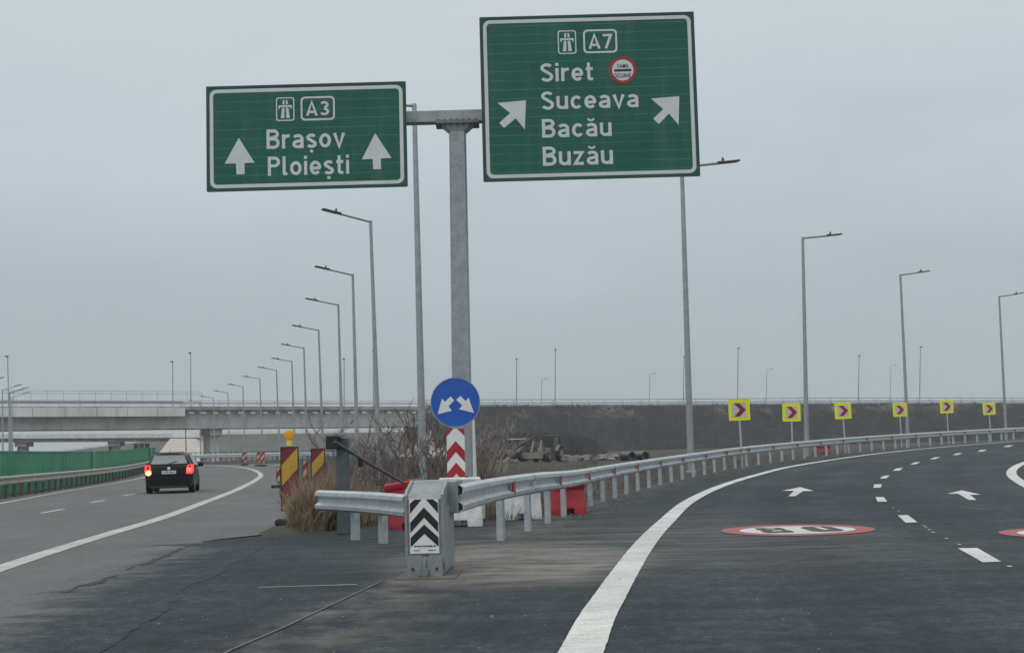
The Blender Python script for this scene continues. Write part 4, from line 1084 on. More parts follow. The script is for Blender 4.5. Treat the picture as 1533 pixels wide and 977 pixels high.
# ------------------------------------------------------------------ blue keep-both-ways sign
SY = 23.3
sb = PD(683, HOR(683), SY); sb.z = 0
ks = thing('keep_sign', 'round blue sign with two white downward arrows in front of the gantry column', 'road sign', sb)
cpt = PD(681.7, 602, SY) - sb
mk = SY / F_PX
ccl = lambda r, y, n=56: [Vector((cpt.x + r * math.cos(2 * math.pi * k / n), y, cpt.z + r * math.sin(2 * math.pi * k / n))) for k in range(n)]
MB().tube([(.0, .06, 0), (cpt.x * .9, .06, cpt.z + .3)], .032, 10).build('post', M['galv'], ks, 50)
disc = MB().prism(ccl(37 * mk, 0), (0, .02, 0)).build('disc', M['blue'], ks)
MB().ringprism(ccl(37.3 * mk, .024), ccl(36.2 * mk, .024), (0, -.03, 0)).build('rim', M['sign_back'], ks)
zb_ = lambda X, Y: (400 + X / 2.7139, 540 + Y / 2.7139)
for q in (((693, 216), (710, 152), (722, 166), (745, 144), (760, 160), (737, 184), (751, 202)), ((840, 211), (818, 149), (807, 163), (785, 142), (768, 157), (793, 181), (779, 196))):
    P = [PD(*zb_(*p), SY) - sb for p in q]
    MB().prism([Vector((p.x, -.002, p.z)) for p in P], (0, -.004, 0)).build('arrow', M['white'], ks)
# red and white chevron board under it
bl_, br_ = PD(668.5, 642, SY) - sb, PD(697, 716, SY) - sb
cb = thing('chevron_board', 'upright red and white chevron board below the round blue sign', 'road sign', sb + Vector((0, -.04, 0)))
X0, X1, ZT, ZB = bl_.x, br_.x + .0, bl_.z, br_.z - .45
MB().box(((X0 + X1) / 2, 0, (ZT + ZB) / 2), (X1 - X0, .03, ZT - ZB)).build('board', M['white'], cb)
wd = X1 - X0; pitch = (31.5 * mk); xm = (X0 + X1) / 2
rise = 15 * mk
k = 0
zt = ZT - 18 * mk * 0
for k in range(4):
    za = ZT + 1 * mk - pitch * k
    top_apex = za + (0 if k else -.0)
    if k == 0:
        for sg in (-1, 1):
            MB().prism([Vector((xm + sg * wd * .5, -.016, ZT)), Vector((xm + sg * wd * .12, -.016, ZT)), Vector((xm + sg * wd * .5, -.016, ZT - 11 * mk))], (0, -.003, 0)).build('chevron', M['red'], cb)
    else:
        a = ZT - (18 + 32 * (k - 1)) * mk
        if a - rise - 17 * mk < ZB: break
        MB().prism([Vector((X0, -.016, a - rise)), Vector((xm, -.016, a)), Vector((X1, -.016, a - rise)), Vector((X1, -.016, a - rise - 17 * mk)), Vector((xm, -.016, a - 16 * mk)), Vector((X0, -.016, a - rise - 17 * mk))], (0, -.003, 0)).build('chevron', M['red'], cb)
MB().tube([(xm, .05, 0), (xm, .05, ZT - .05)], .025, 8).build('post', M['galv'], cb)
# tall thin pale post right of the column
q = PD(710, HOR(710), 27); q.z = 0
tt = thing('marker_post', 'thin white post right of the gantry column foot', 'post', q)
MB().tube([(0, 0, 0), (-.02, 0, PD(710, 628, 27).z)], .045, 8).build('shaft', M['white'], tt, 50)
MB().box((0, 0, .03), (.18, .18, .06)).build('foot', M['galv_dark'], tt)

# ------------------------------------------------------------------ crash cushion
q = G(637, 863.5)
cz = thing('crash_cushion', 'galvanised crash cushion nose with black and white chevron plate', 'crash barrier', (q.x, q.y, 0), R(-3.5))
# local: y away from the camera, front face at y=0
mb = MB(); s_ = 13.5 / F_PX
fw = .345
sec = [(0.0, 0.02), (0.0, .80), (.05, .85), (.45, .95), (1.15, .95), (1.15, .02)]
mb.prism([Vector((-fw / 2, y, z)) for y, z in sec], (fw, 0, 0)); mb.build('nose_box', M['galv_cushion'], cz)
mb = MB(); mb.prism([Vector((fw / 2 + .002, y, z)) for y, z in ((.12, .06), (.12, .70), (1.1, .70), (1.1, .06))], (.014, 0, 0)); mb.build('side_plate', M['galv_cushion'], cz)
mb = MB(); mb.box((.015, .98, .79), (.52, .62, .35), bev=.012); mb.build('rear_box', M['galv_cushion'], cz)
mb = MB(); mb.prism([Vector((-fw / 2 - .03, y, z)) for y, z in ((-.01, .15), (-.01, .84), (.06, .885), (.5, .985), (.5, .93), (.07, .83), (.03, .15))], (.028, 0, 0)); mb.prism([Vector((fw / 2 + .003, y, z)) for y, z in ((-.01, .15), (-.01, .84), (.06, .885), (.5, .985), (.5, .93), (.07, .83), (.03, .15))], (.028, 0, 0)); mb.build('edge_flange', M['galv_cushion'], cz)
mb = MB(); mb.box((0, -.02, .11), (.36, .05, .2)); mb.build('front_plate', M['galv_cushion'], cz)
mb = MB(); mb.box((.02, .2, -.004), (.62, .9, .03)); mb.build('foot_slab', M['slab'], cz)
mb = MB(); mb.tube([(.0, -.04, .06), (.0, -.13, .06)], .045, 12); mb.tube([(.0, -.06, .03), (.0, -.06, .16), (.0, -.02, .2)], .022, 8); mb.box((0, -.06, .015), (.12, .1, .03)); mb.build('tow_hook', M['galv_dark'], cz, 40)
for bx_ in (-.125, .125): MB().tube([(bx_, -.043, .09), (bx_, -.06, .09)], .014, 6).build('bolt', M['black'], cz)
MB().box((.0, -.012, .215), (.05, .03, .06)).build('latch', M['bolt'], cz)
# chevron plate on the front
pw, pz0, pz1 = .302, .245, .80
plt = MB().box((0, -.012, (pz0 + pz1) / 2), (pw, .008, pz1 - pz0)).build('chevron_plate', M['white'], cz)
y_ = -.0165; xe = pw / 2 - .006
def chevr(a, th, drop): return [Vector((-xe, y_, a - drop)), Vector((0, y_, a)), Vector((xe, y_, a - drop)), Vector((xe, y_, a - drop - th)), Vector((0, y_, a - th)), Vector((-xe, y_, a - drop - th))]
for sg in (-1, 1):
    MB().prism([Vector((sg * xe, y_, pz1 - .045)), Vector((sg * .095, y_, pz1 - .004)), Vector((sg * .022, y_, pz1 - .004)), Vector((sg * xe, y_, pz1 - .148))], (0, -.002, 0)).build('chevron', M['black'], plt)
MB().prism(chevr(pz1 - .085, .105, .155), (0, -.002, 0)).build('chevron', M['black'], plt)
MB().prism(chevr(pz1 - .26, .095, .135), (0, -.002, 0)).build('chevron', M['black'], plt)
put_text('web_address', 'www.inmea.it', -.115, .115, pz0 + .065, pz0 + .088, -.0185, M['black'], plt, .03, .002)
for x0, x1 in ((-.115, -.05), (.035, .115)): MB().box(((x0 + x1) / 2, -.0175, pz0 + .03), (x1 - x0, .002, .008)).build('small_print', M['bolt'], plt)

# ------------------------------------------------------------------ plastic water barriers
def barrier_mesh(Lb_, h=.80, w_=.46):
    """jersey-like hollow plastic barrier along local x, waisted sides, foot cut-outs"""
    mb = MB()
    prof = [(-w_ / 2, .0), (-w_ / 2, .16), (-w_ * .36, .30), (-w_ * .30, h - .14), (-w_ * .36, h - .10), (-w_ * .36, h - .03), (-w_ * .30, h), (w_ * .30, h), (w_ * .36, h - .03), (w_ * .36, h - .10), (w_ * .30, h - .14), (w_ * .36, .30), (w_ / 2, .16), (w_ / 2, .0)]
    xs_ = [(-.5, .93), (-.46, 1), (-.16, 1), (-.15, 1), (.15, 1), (.16, 1), (.46, 1), (.5, .93)]
    path = []
    for t, k in xs_:
        raise_ = .11 if abs(t) < .155 else 0
        path.append((t, k, raise_))
    v, f = [], []
    n = len(prof)
    for t, k, rz_ in path: v += [(t * Lb_, y * k, max(z, rz_) if z < .12 else z * (k if z > .5 else 1)) for y, z in prof]
    for i in range(len(path) - 1): f += [(i * n + j, i * n + (j + 1) % n, (i + 1) * n + (j + 1) % n, (i + 1) * n + j) for j in range(n)]
    f += [tuple(range(n)), tuple(reversed(range((len(path) - 1) * n, len(path) * n)))]
    return mb.add(v, f)
BAR = [(613, 22.6, 1, 'plas_red', 'red plastic water barrier behind the left guardrail wing, next to the crash cushion', .62, -.12, .80), (687, 22.9, 0, 'plas_white', 'white plastic water barrier standing before the blue sign post', .74, .05, .82), (777, 24.6, 0, 'plas_white', 'white plastic water barrier behind the main guardrail between the blue sign and the red one', .68, .25, .62), (843, 26.0, 0, 'plas_red', 'red plastic water barrier seen below the main guardrail beam', .72, .3, .60),
       (1231, 74, 0, 'faded_red', 'distant red plastic barrier behind the guardrail posts below the third chevron sign', .8, .2, .5)]
for px, Y, tl, mt, lab, ln, rz, hb_ in BAR:
    g = ground_at(px, Y)
    if Y > 30: g.y -= 0
    t = thing('water_barrier', lab, 'plastic barrier', g, rz, 'red and white water barriers')
    if tl: t.rotation_euler = (0, R(-9), rz)
    barrier_mesh(ln, hb_).build('body', M[mt], t, 35)
    if hb_ > .75: MB().box((0.12, -.05, hb_ + .008), (.06, .06, .03), bev=.015).build('filler_cap', M['black'] if 'white' in mt else M[mt], t)
    for sx_ in (-1, 1): MB().tube([(sx_ * (ln / 2 + .01), 0, .12), (sx_ * (ln / 2 + .01), 0, hb_ - .16)], .04, 8).build('coupling', M[mt], t, 40)

# ------------------------------------------------------------------ construction boards with lamps
def stripe_board(loc, w_, h_, label, lamp=True, mats=('board_red', 'board_yel'), rz=0, z0=.2, group='striped warning boards', ch=.36, flip=1):
    t = thing('warning_board', label, 'warning board', loc, rz, group)
    MB().box((0, 0, z0 + h_ / 2), (w_, .03, h_)).build('panel', M[mats[0]], t)
    per = ch; z = z0 - w_
    while z < z0 + h_ + w_:
        # diagonal band, clipped to the board
        q = [(-w_ / 2, z), (w_ / 2, z + w_ * flip), (w_ / 2, z + w_ * flip + per / 2), (-w_ / 2, z + per / 2)]
        def clip(poly, zc, keep):
            out = []
            for (a, b) in zip(poly, poly[1:] + poly[:1]):
                ia, ib = (a[1] - zc) * keep >= 0, (b[1] - zc) * keep >= 0
                if ia: out.append(a)
                if ia != ib:
                    tt_ = (zc - a[1]) / (b[1] - a[1]); out.append((a[0] + (b[0] - a[0]) * tt_, zc))
            return out
        q = clip(clip(q, z0 + .012, 1), z0 + h_ - .012, -1) if q else q
        q = [(max(-w_ / 2 + .012, min(w_ / 2 - .012, a)), b) for a, b in q]
        if len(q) > 2: MB().prism([Vector((a, -.016, b)) for a, b in q], (0, -.003, 0)).build('stripe', M[mats[1]], t)
        z += per
    MB().ringprism([Vector((sx_ * (w_ / 2 + .008), .018, z0 + zz)) for sx_, zz in ((-1, -.008), (1, -.008), (1, h_ + .008), (-1, h_ + .008))], [Vector((sx_ * (w_ / 2 - .01), .018, z0 + zz)) for sx_, zz in ((-1, .01), (1, .01), (1, h_ - .01), (-1, h_ - .01))], (0, -.04, 0)).build('rim', M['black'], t)
    MB().box((0, .06, .06), (.55, .36, .12), bev=.03).build('foot', M['rubber'], t)
    MB().box((0, .03, z0 / 2 + .1), (.06, .03, z0 + .1)).build('stem', M['galv_dark'], t)
    if lamp:
        l = MB().box((0, 0, z0 + h_ + .075), (.10, .08, .14), bev=.02).build('lamp_body', M['lampyel'], t)
        MB().tube([(0, -.05, z0 + h_ + .225), (0, -.045, z0 + h_ + .225), (0, .045, z0 + h_ + .225), (0, .05, z0 + h_ + .225)], [.075, .092, .092, .075], 20).build('lamp_lens', M['amber'], l, 40)
    return t
g = ground_at(433.5, 24.6)
tb = stripe_board(g, .315, 1.15, 'large red and yellow striped board topped by an amber warning lamp', True, rz=R(4), z0=.27, ch=.76)
g = ground_at(476, 31); stripe_board(g, .31, .95, 'red and yellow striped board without lamp half buried in dry grass', False, rz=R(2), z0=.45, ch=.62)
g = ground_at(456.5, 40); stripe_board(g, .13, .75, 'narrow red and white striped board between the two yellow striped ones', False, ('chev_red', 'dull_orange'), z0=.35, ch=.36)
for px, Y, w_, h_, lab in ((416.5, 52, .15, .55, 'narrow red and pale striped board left of the amber lamp board'), (393, 104, .34, .85, 'right one of a pair of striped boards before the far guardrail'), (387, 105, .26, .85, 'left one of a pair of striped boards before the far guardrail'), (366, 109, .34, .8, 'striped board standing alone before the far guardrail')):
    g = ground_at(px, Y); stripe_board(g, w_, h_, lab, False, ('chev_red', 'dull_orange'), z0=.25, ch=.5)

# ------------------------------------------------------------------ boom gate
g = ground_at(513.5, 21.6)
bg_ = thing('boom_gate', 'grey steel post with black head box and slanting boom bar', 'barrier gate', g)
zt = PD(513, 655, 21.6).z
MB().box((0, 0, zt / 2), (.19, .22, zt), bev=.015).build('post', M['boomgrey'], bg_)
hb = PD(498.5, 663, 21.5) - g
MB().box((hb.x, hb.y, hb.z), (.20, .26, .19), bev=.012).build('head_box', M['black'], bg_)
MB().box((hb.x + .03, hb.y, hb.z + .11), (.27, .28, .025)).build('box_lid', M['boomgrey'], bg_)
e0, e1 = PD(501, 661, 21.35) - g, PD(604, 722, 22.2) - g
mid = (e0 + e1) / 2 + Vector((0, 0, -.02))
MB().tube([e0, mid, e1], [.030, .028, .022], 8).build('boom', M['boomgrey'], bg_, 40)
cl = PD(540, 692, 21.7) - g
MB().box(cl, (.07, .07, .14), bev=.01).build('boom_catch', M['black'], bg_)

# ------------------------------------------------------------------ yellow chevron curve signs
CH = [(1108, 613, 54, .86, 'first yellow bordered red chevron sign, largest, left of the ramp lamp posts'), (1184, 617, 64, .86, 'yellow bordered red chevron sign just left of the second ramp lamp post'), (1263, 614.5, 71.5, .875, 'yellow bordered red chevron sign standing clear between two ramp lamp posts'), (1347.3, 613, 82, .84, 'yellow bordered red chevron sign partly behind the third ramp lamp post'), (1418, 608.3, 90, .88, 'highest set yellow bordered red chevron sign right of the third ramp lamp post'), (1481.5, 611.5, 97, .88, 'yellow bordered red chevron sign farthest right beside the last lamp post')]
for px, py, Y, sz, lab in CH:
    c = PD(px, py, Y); g = Vector((c.x, c.y, float(Z(c.x + .3, Y)) - .02))
    t = thing('chevron_sign', lab, 'road sign', g, R(-3 + 2.5 * math.sin(px)), 'yellow bordered chevron signs along the ramp'); t.rotation_euler.y = R(.9 * math.sin(px * 1.7))
    h = c.z - g.z; e = sz / 2
    MB().prism(rrect(-e, e, h - e, h + e, .05, 0), (0, .02, 0)).build('border_plate', M['yel'], t)
    MB().prism(rrect(-e * .66, e * .66, h - e * .68, h + e * .68, .02, -.001), (0, -.004, 0)).build('face', M['pinkw'], t)
    a = e * .66
    MB().prism([Vector((x * a, -.006, h + z * a)) for x, z in ((-.75, .95), (.05, .95), (.95, 0), (.05, -.95), (-.75, -.95), (.12, 0))], (0, -.003, 0)).build('chevron', M['chev_red'], t)
    MB().tube([(0, .05, 0), (0, .05, h + e * .8)], .04, 8).build('post', M['galv'], t, 40)

# ------------------------------------------------------------------ dark hatchback
cb_ = G(253, 738.3)
car = thing('parked_car', 'small black hatchback driving away on the left carriageway with lit tail lights', 'car', cb_, R(9.5))
car.name = 'car'
# local: rear at y=0, front towards +y, width along x
def car_sec(y, zb, zt, wl, wr, zbelt):
    half = [(wl * .86, zb), (wl * .97, zb + .10), (wl, zb + .28), (wl * .995, zbelt - .12), (wl * .965, zbelt), (wr + (wl * .965 - wr) * .08, zt - .07) if zt > zbelt + .1 else (wl * .93, zt - .01), (wr * .86, zt - .015) if zt > zbelt + .1 else (wl * .8, zt), (wr * .45, zt)]
    return [Vector((x, y, z)) for x, z in half] + [Vector((-x, y, z)) for x, z in reversed(half)]
SEC = [(-.02, .34, .93, .74, .6, .90), (.0, .24, .97, .79, .60, .93), (.06, .21, 1.02, .82, .60, .95), (.14, .20, 1.12, .835, .58, .95), (.34, .20, 1.40, .84, .56, .95), (.55, .20, 1.455, .845, .585, .945), (1.3, .18, 1.48, .85, .60, .94), (2.2, .18, 1.45, .85, .60, .93), (2.55, .18, 1.34, .85, .58, .93), (3.05, .18, .97, .845, .6, .92), (3.6, .19, .86, .82, .6, .82), (4.0, .24, .66, .72, .5, .62)]
mb = MB(); secs = [car_sec(*s) for s in SEC]; n = len(secs[0])
mb.add([p for s in secs for p in s], [(i * n + k, i * n + (k + 1) % n, (i + 1) * n + (k + 1) % n, (i + 1) * n + k) for i in range(len(secs) - 1) for k in range(n)] + [tuple(range(n)), tuple(reversed(range((len(secs) - 1) * n, len(secs) * n)))])
mb.build('body', M['carpaint'], car, 28)
MB().prism([Vector(p) for p in ((-.59, .085, 1.04), (.59, .085, 1.04), (.64, .10, 1.07), (.52, .305, 1.355), (.47, .315, 1.37), (-.47, .315, 1.37), (-.52, .305, 1.355), (-.64, .10, 1.07))], (0, -.03, .015)).build('rear_window', M['rear_glass_sky'], car)
mb = MB(); mb.box((0, .36, 1.462), (1.06, .26, .03), bev=.014); mb.build('roof_spoiler', M['carpaint'], car)
MB().tube([(-.02, .02, 1.07), (.28, .10, 1.15)], .012, 6).build('wiper', M['black'], car)
b = MB().box((0, -.035, .40), (1.56, .14, .34), bev=.06).build('rear_bumper', M['carpaint'], car)
MB().box((0, -.09, .24), (1.30, .08, .09), bev=.02).build('lower_valance', M['black'], b)
pl = MB().box((0, -.045, .76), (.50, .02, .115)).build('number_plate', M['plate'], car)
for i, x in enumerate((-.19, -.10, -.055, .03, .075, .12, .19)): MB().box((x, -.057, .76), (.028, .003, .06)).build('plate_mark', M['black'], pl)
MB().tube([(0, -.025, .90), (0, -.05, .90)], .055, 14).build('badge', M['white'], car)
for sx_ in (-1, 1):
    l = MB(); l.prism([Vector((sx_ * x, y, z)) for x, y, z in ((.60, -.06, .70), (.80, -.05, .68), (.862, .05, .78), (.85, .10, 1.02), (.77, .02, 1.04), (.64, -.015, 1.00))], (0, .10, 0))
    o = l.build('tail_light', M['tail'], car)
    if sx_ == -1:
        MB().tube([(-.71, -.085, .75), (-.71, -.055, .75)], .10, 14).build('brake_lamp', M['brake'], o)
        MB().tube([(-.71, -.09, .75), (-.71, -.084, .75)], .055, 12).build('indicator', M['winker'], o)
    else:
        MB().box((.71, -.065, .84), (.17, .03, .15), bev=.012).build('brake_lamp', M['tail_bright'], o)
    for y in (.72, 3.25):
        wv = MB().tube([(sx_ * .64, y, .31), (sx_ * .66, y, .31), (sx_ * .83, y, .31), (sx_ * .852, y, .31)], [.28, .31, .31, .28], 22).build('wheel', M['rubber'], car, 40)
        MB().tube([(sx_ * .853, y, .31), (sx_ * .862, y, .31)], .19, 16).build('rim', M['galv_dark'], wv, 40)
    mr = MB(); mr.box((sx_ * .97, 2.3, 1.0), (.2, .1, .15), bev=.04); mr.box((sx_ * .86, 2.32, .96), (.12, .05, .05)); mr.build('door_mirror', M['carpaint'], car)
    # side windows: follow the tumblehome
    for (ya, yb) in ((.72, 1.45), (1.52, 2.35)):
        P = [Vector((sx_ * .834, ya, .97)), Vector((sx_ * .838, yb + (.25 if yb > 2 else 0), .97)), Vector((sx_ * .655, yb - .05, 1.37)), Vector((sx_ * .64, ya + .06, 1.38))]
        MB().prism(P, (sx_ * .012, 0, .006)).build('side_window', M['glass'], car)
MB().tube([(0, .6, 1.46), (0, .45, 1.60)], .008, 6).build('aerial', M['black'], car)
# ------------------------------------------------------------------ site machines and spoil in the field
def wheel(mb_name, c, r, wd, parent, ax=0):
    a = Vector((math.cos(ax), math.sin(ax), 0))
    c = Vector(c)
    o = MB().tube([c - a * wd / 2, c - a * wd * .42, c + a * wd * .42, c + a * wd / 2], [r * .9, r, r, r * .9], 20).build(mb_name, M['rubber'], parent, 40)
    MB().tube([c - a * (wd / 2 + .02), c + a * (wd / 2 + .02)], r * .5, 14).build('hub', M['machine'], o, 40)
    return o
def tractor(px, Y, label, roofmat, rz, k=1.0):
    g = ground_at(px, Y)
    t = thing('tractor', label, 'tractor', g, rz, 'site machines below the embankment')
    t.scale = (k, k, k)
    MB().box((-1.1, 0, 1.05), (1.9, .75, .75), bev=.1).build('bonnet', M['machine'], t)
    cabm = MB()
    for sx_ in (-.15, 1.25):
        for sy_ in (-.65, .65): cabm.box((sx_, sy_, 1.9), (.09, .09, 1.3))
    cabm.box((.55, 0, 1.15), (1.6, 1.4, .3)); cabm.build('cab_frame', M['machine_dark'], t)
    MB().box((.55, 0, 1.85), (1.3, 1.22, 1.1)).build('cab_glass', M['glass'], t)
    MB().box((.55, 0, 2.6), (1.75, 1.6, .16), bev=.06).build('cab_roof', M[roofmat], t)
    for sy_ in (-1, 1):
        wheel('wheel', (.75, sy_ * .82, .78), .78, .45, t, math.pi / 2); wheel('wheel', (-1.6, sy_ * .72, .5), .5, .32, t, math.pi / 2)
        fm = MB(); fm.sweep([(Vector((.75 + .88 * math.cos(a_), sy_ * .82, .78 + .88 * math.sin(a_))), Vector((0, 1, 0)), Vector((math.cos(a_), 0, math.sin(a_)))) for a_ in [R(20 + 14 * q_) for q_ in range(11)]], [(-.25, 0), (.25, 0), (.25, .05), (-.25, .05)])
        fm.build('mudguard', M['machine'], t)
    MB().tube([(-.9, .2, 1.4), (-.9, .2, 2.3)], .05, 8).build('exhaust', M['machine_dark'], t)
    am = MB(); am.tube([(-1.9, .45, 1.2), (-2.6, .45, 2.1), (-3.1, .45, 1.0)], .1, 6); am.tube([(-1.9, -.45, 1.2), (-2.6, -.45, 2.1), (-3.1, -.45, 1.0)], .1, 6); am.box((-3.3, 0, .7), (.6, 1.6, .6)); am.build('loader_arm', M['machine'], t)
    return t
tractor(822, 118, 'dark cabbed tractor with pale mudguards below the embankment', 'machine_dark', R(62), .86)
tractor(769, 124, 'beige tractor with a white cab roof left of the dark cabbed one', 'machine_white', R(40), .8)
for i, (px, lab) in enumerate(((943, 'left of the pair of dark half buried drain pipes'), (963, 'right of the pair of dark half buried drain pipes'))):
    g = ground_at(px, 112); g.z += .2
    t = thing('drain_pipe', lab, 'pipe', g, R(24), 'drain pipes in the field'); g.z -= .15; t.location = g; t.scale = (.62, .62, .62)
    n = 20
    a = [Vector((.62 * math.cos(2 * math.pi * k / n), -.5, .45 + .62 * math.sin(2 * math.pi * k / n))) for k in range(n)]; b = [Vector((.5 * math.cos(2 * math.pi * k / n), -.5, .45 + .5 * math.sin(2 * math.pi * k / n))) for k in range(n)]
    MB().ringprism(a, b, (0, 2.5, 0)).build('shell', M['pipe'], t, 40)
    MB().ringprism([p * 1 + Vector((0, -.02, 0)) for p in a], [p + Vector((0, -.02, 0)) for p in b], (0, .06, 0)).build('rim', M['lampgrey'], t, 40)
def rocks(name, lab, pix, n, smin, smax, Y, spread, mt, cat):
    g = ground_at(pix, Y); mb = MB()
    for _ in range(n):
        c = Vector((random.uniform(-spread, spread), random.uniform(-1.5, 1.5), random.uniform(.05, .35)))
        s_ = random.uniform(smin, smax); Mx = Matrix.Rotation(random.uniform(0, 3), 3, 'Z') @ Matrix.Rotation(random.uniform(0, 1), 3, 'X')
        mb.box(c, (s_ * random.uniform(.8, 1.6), s_, s_ * random.uniform(.5, .9)), Mx, taper=random.uniform(.6, .9))
    o = mb.build(name, mt); o.location = g; return tag(o, lab, cat, None, 'stuff')
rocks('rubble', 'low band of pale rubble left of the drain pipes', 884, 90, .25, .6, 118, 2.4, M['stone'], 'rubble')
rocks('rubble', 'pale rubble in front of the beige tractor', 752, 18, .2, .5, 112, 1.2, M['stone'], 'rubble')
# spoil heap behind the tractors
g = ground_at(800, 138); mb = MB(); nx, ny = 22, 10; v = []
for j in range(ny + 1):
    for i in range(nx + 1):
        u_, w_ = i / nx * 2 - 1, j / ny * 2 - 1
        hgt = max(0, (1 - u_ ** 4) * (1 - w_ ** 2)) * 2.9 + random.uniform(-.12, .12)
        v.append((u_ * 8, w_ * 5, hgt - .1))
mb.add(v, [(j * (nx + 1) + i, j * (nx + 1) + i + 1, (j + 1) * (nx + 1) + i + 1, (j + 1) * (nx + 1) + i) for j in range(ny) for i in range(nx)])
o = mb.build('spoil_heap', M['embank'], smooth=60); o.location = g; tag(o, 'dark mound of earth behind the two tractors', 'earth mound')
# far direction board under the overpass
g = ground_at(212, 335)
t = thing('direction_sign', 'row of dark sign backs standing under the low bridge', 'road sign', (g.x, g.y, 0))
for i in range(3): MB().box((-1.4 + 1.4 * i, 0, PD(212, 670, 335).z), (1.15, .1, 2.2)).build('panel', M['machine_dark'], t)
MB().box((0, .2, PD(212, 670, 335).z), (4.4, .1, .2)).build('crossbar', M['galv_dark'], t)
for i in (-1, 1): MB().box((1.4 * i, .2, 1.5), (.15, .15, 5.0)).build('post', M['galv_dark'], t)

# ------------------------------------------------------------------ vegetation
def shrub_mesh(h, spread, stems, seed, density=3, r=.012, droop=.0):
    rnd = random.Random(seed); mb = MB()
    def grow(p, d, ln, rad, lev):
        nseg = 3; pts = [p]; rads = [rad]
        for k in range(nseg):
            d = (d + Vector((rnd.uniform(-.22, .22), rnd.uniform(-.22, .22), rnd.uniform(-.08, .16) - droop))).normalized()
            p = p + d * ln / nseg; pts.append(p); rads.append(rad * (1 - .25 * (k + 1)))
        mb.tube(pts, [max(q, r * .28) for q in rads], 3, False)
        if lev > 0:
            for _ in range(density):
                k = rnd.choice((1, 2, 3)); q = pts[k]
                dd = (d * .7 + Vector((rnd.uniform(-1, 1), rnd.uniform(-1, 1), rnd.uniform(-.1, .8))) * .75).normalized()
                grow(q, dd, ln * rnd.uniform(.45, .7), rads[k] * .65, lev - 1)
    for _ in range(stems):
        a = rnd.uniform(0, 6.28); q = rnd.uniform(0, .25) * spread
        d = Vector((math.cos(a) * spread * rnd.uniform(.1, .6), math.sin(a) * spread * rnd.uniform(.1, .6), h * .75)).normalized()
        grow(Vector((math.cos(a) * q, math.sin(a) * q, 0)), d, h * rnd.uniform(.45, .7), r, 3 if rnd.random() < .35 else 2)
    return mb
def bunch_mesh(h, spread, n, seed, wd=.012, flat=1.0, lean=.5):
    rnd = random.Random(seed); mb = MB()
    for _ in range(n):
        a = rnd.uniform(0, 6.28); q = spread * math.sqrt(rnd.random())
        p = Vector((math.cos(a) * q, math.sin(a) * q * flat, 0)); hh = h * rnd.uniform(.45, 1.0) * (1 - .45 * (q / spread) ** 2)
        d = Vector((rnd.gauss(0, lean * .5), rnd.gauss(0, lean * .5), 1)).normalized()
        b = Vector((rnd.gauss(0, .3), rnd.gauss(0, .3), -.25))
        t_ = Vector((rnd.uniform(-1, 1), rnd.uniform(-1, 1), 0)).normalized() * wd
        p1 = p + d * hh * .55; p2 = p1 + (d + b).normalized() * hh * .45
        mb.add([p - t_, p + t_, p1 + t_ * .8, p1 - t_ * .8, p2], [(0, 1, 2, 3), (3, 2, 4)])
    return mb
GRASS = [(460, 22.7, 1.2, .27, 1500, 'tall tuft of dry grass in front of the striped boards'), (480, 23.4, 1.35, .44, 2100, 'tallest bushy dry grass clump beside the grey boom post'), (500, 24.6, 1.3, .45, 1300, 'dry grass clump behind the grey boom post'), (450, 22.2, .55, .2, 420, 'low dry grass between the amber lamp board and the boom post'),
         (545, 24.5, .9, .5, 1100, 'dry grass between the boom post and the guardrail wing'), (582, 25.5, .75, .5, 900, 'dry grass behind the red barrier by the crash cushion')]
for i, (px, Y, h, sp_, n_, lab) in enumerate(GRASS):
    g = ground_at(px, Y); o = bunch_mesh(h, sp_, n_, 30 + i, .008).build('grass_clump', M['straw'] if i % 2 == 0 else M['straw_dark'])
    o.location = g - Vector((0, 0, .03)); tag(o, lab, 'dry grass', 'dry grass clumps in the gore')
# small turf mound at the board's foot
g = G(437, 796); mb = MB(); v = [(0, 0, .13)]
for k in range(18):
    a = 2 * math.pi * k / 18; v.append((.30 * math.cos(a), .5 * math.sin(a), .09 + random.uniform(-.02, .02)))
for k in range(18):
    a = 2 * math.pi * k / 18; v.append((.62 * math.cos(a), .9 * math.sin(a), -.03))
mb.add(v, [(0, 1 + k, 1 + (k + 1) % 18) for k in range(18)] + [(1 + k, 19 + k, 19 + (k + 1) % 18, 1 + (k + 1) % 18) for k in range(18)])
o = mb.build('earth_mound', M['turf'], smooth=60); o.location = g; tag(o, 'small dark turf mound at the foot of the amber lamp board', 'mound')
proto = [shrub_mesh(2.2, 1.0, 10, 5, 3, .022), shrub_mesh(2.2, 1.3, 10, 9, 3, .020), shrub_mesh(2.2, 1.0, 9, 14, 3, .020)]
pm = []
for k, p in enumerate(proto):
    o = p.build('proto', M['twig']); pm.append(o.data); bpy.data.objects.remove(o)
mats_ = {}
def shrub(px, Y, h, wide, kind, mt, lab, rz):
    key = (kind, mt)
    if key not in mats_:
        me = pm[kind].copy(); me.materials.clear(); me.materials.append(M[mt]); me.name = 'shrub'; mats_[key] = me
    o = bpy.data.objects.new('bare_shrub', mats_[key]); C.objects.link(o)
    g = ground_at(px, Y); o.location = g - Vector((0, 0, .05)); k = h / 2.6
    o.scale = (k * wide, k * wide, k); o.rotation_euler = (0, 0, rz)
    return tag(o, lab, 'shrub', 'bare winter shrubs in the gore')
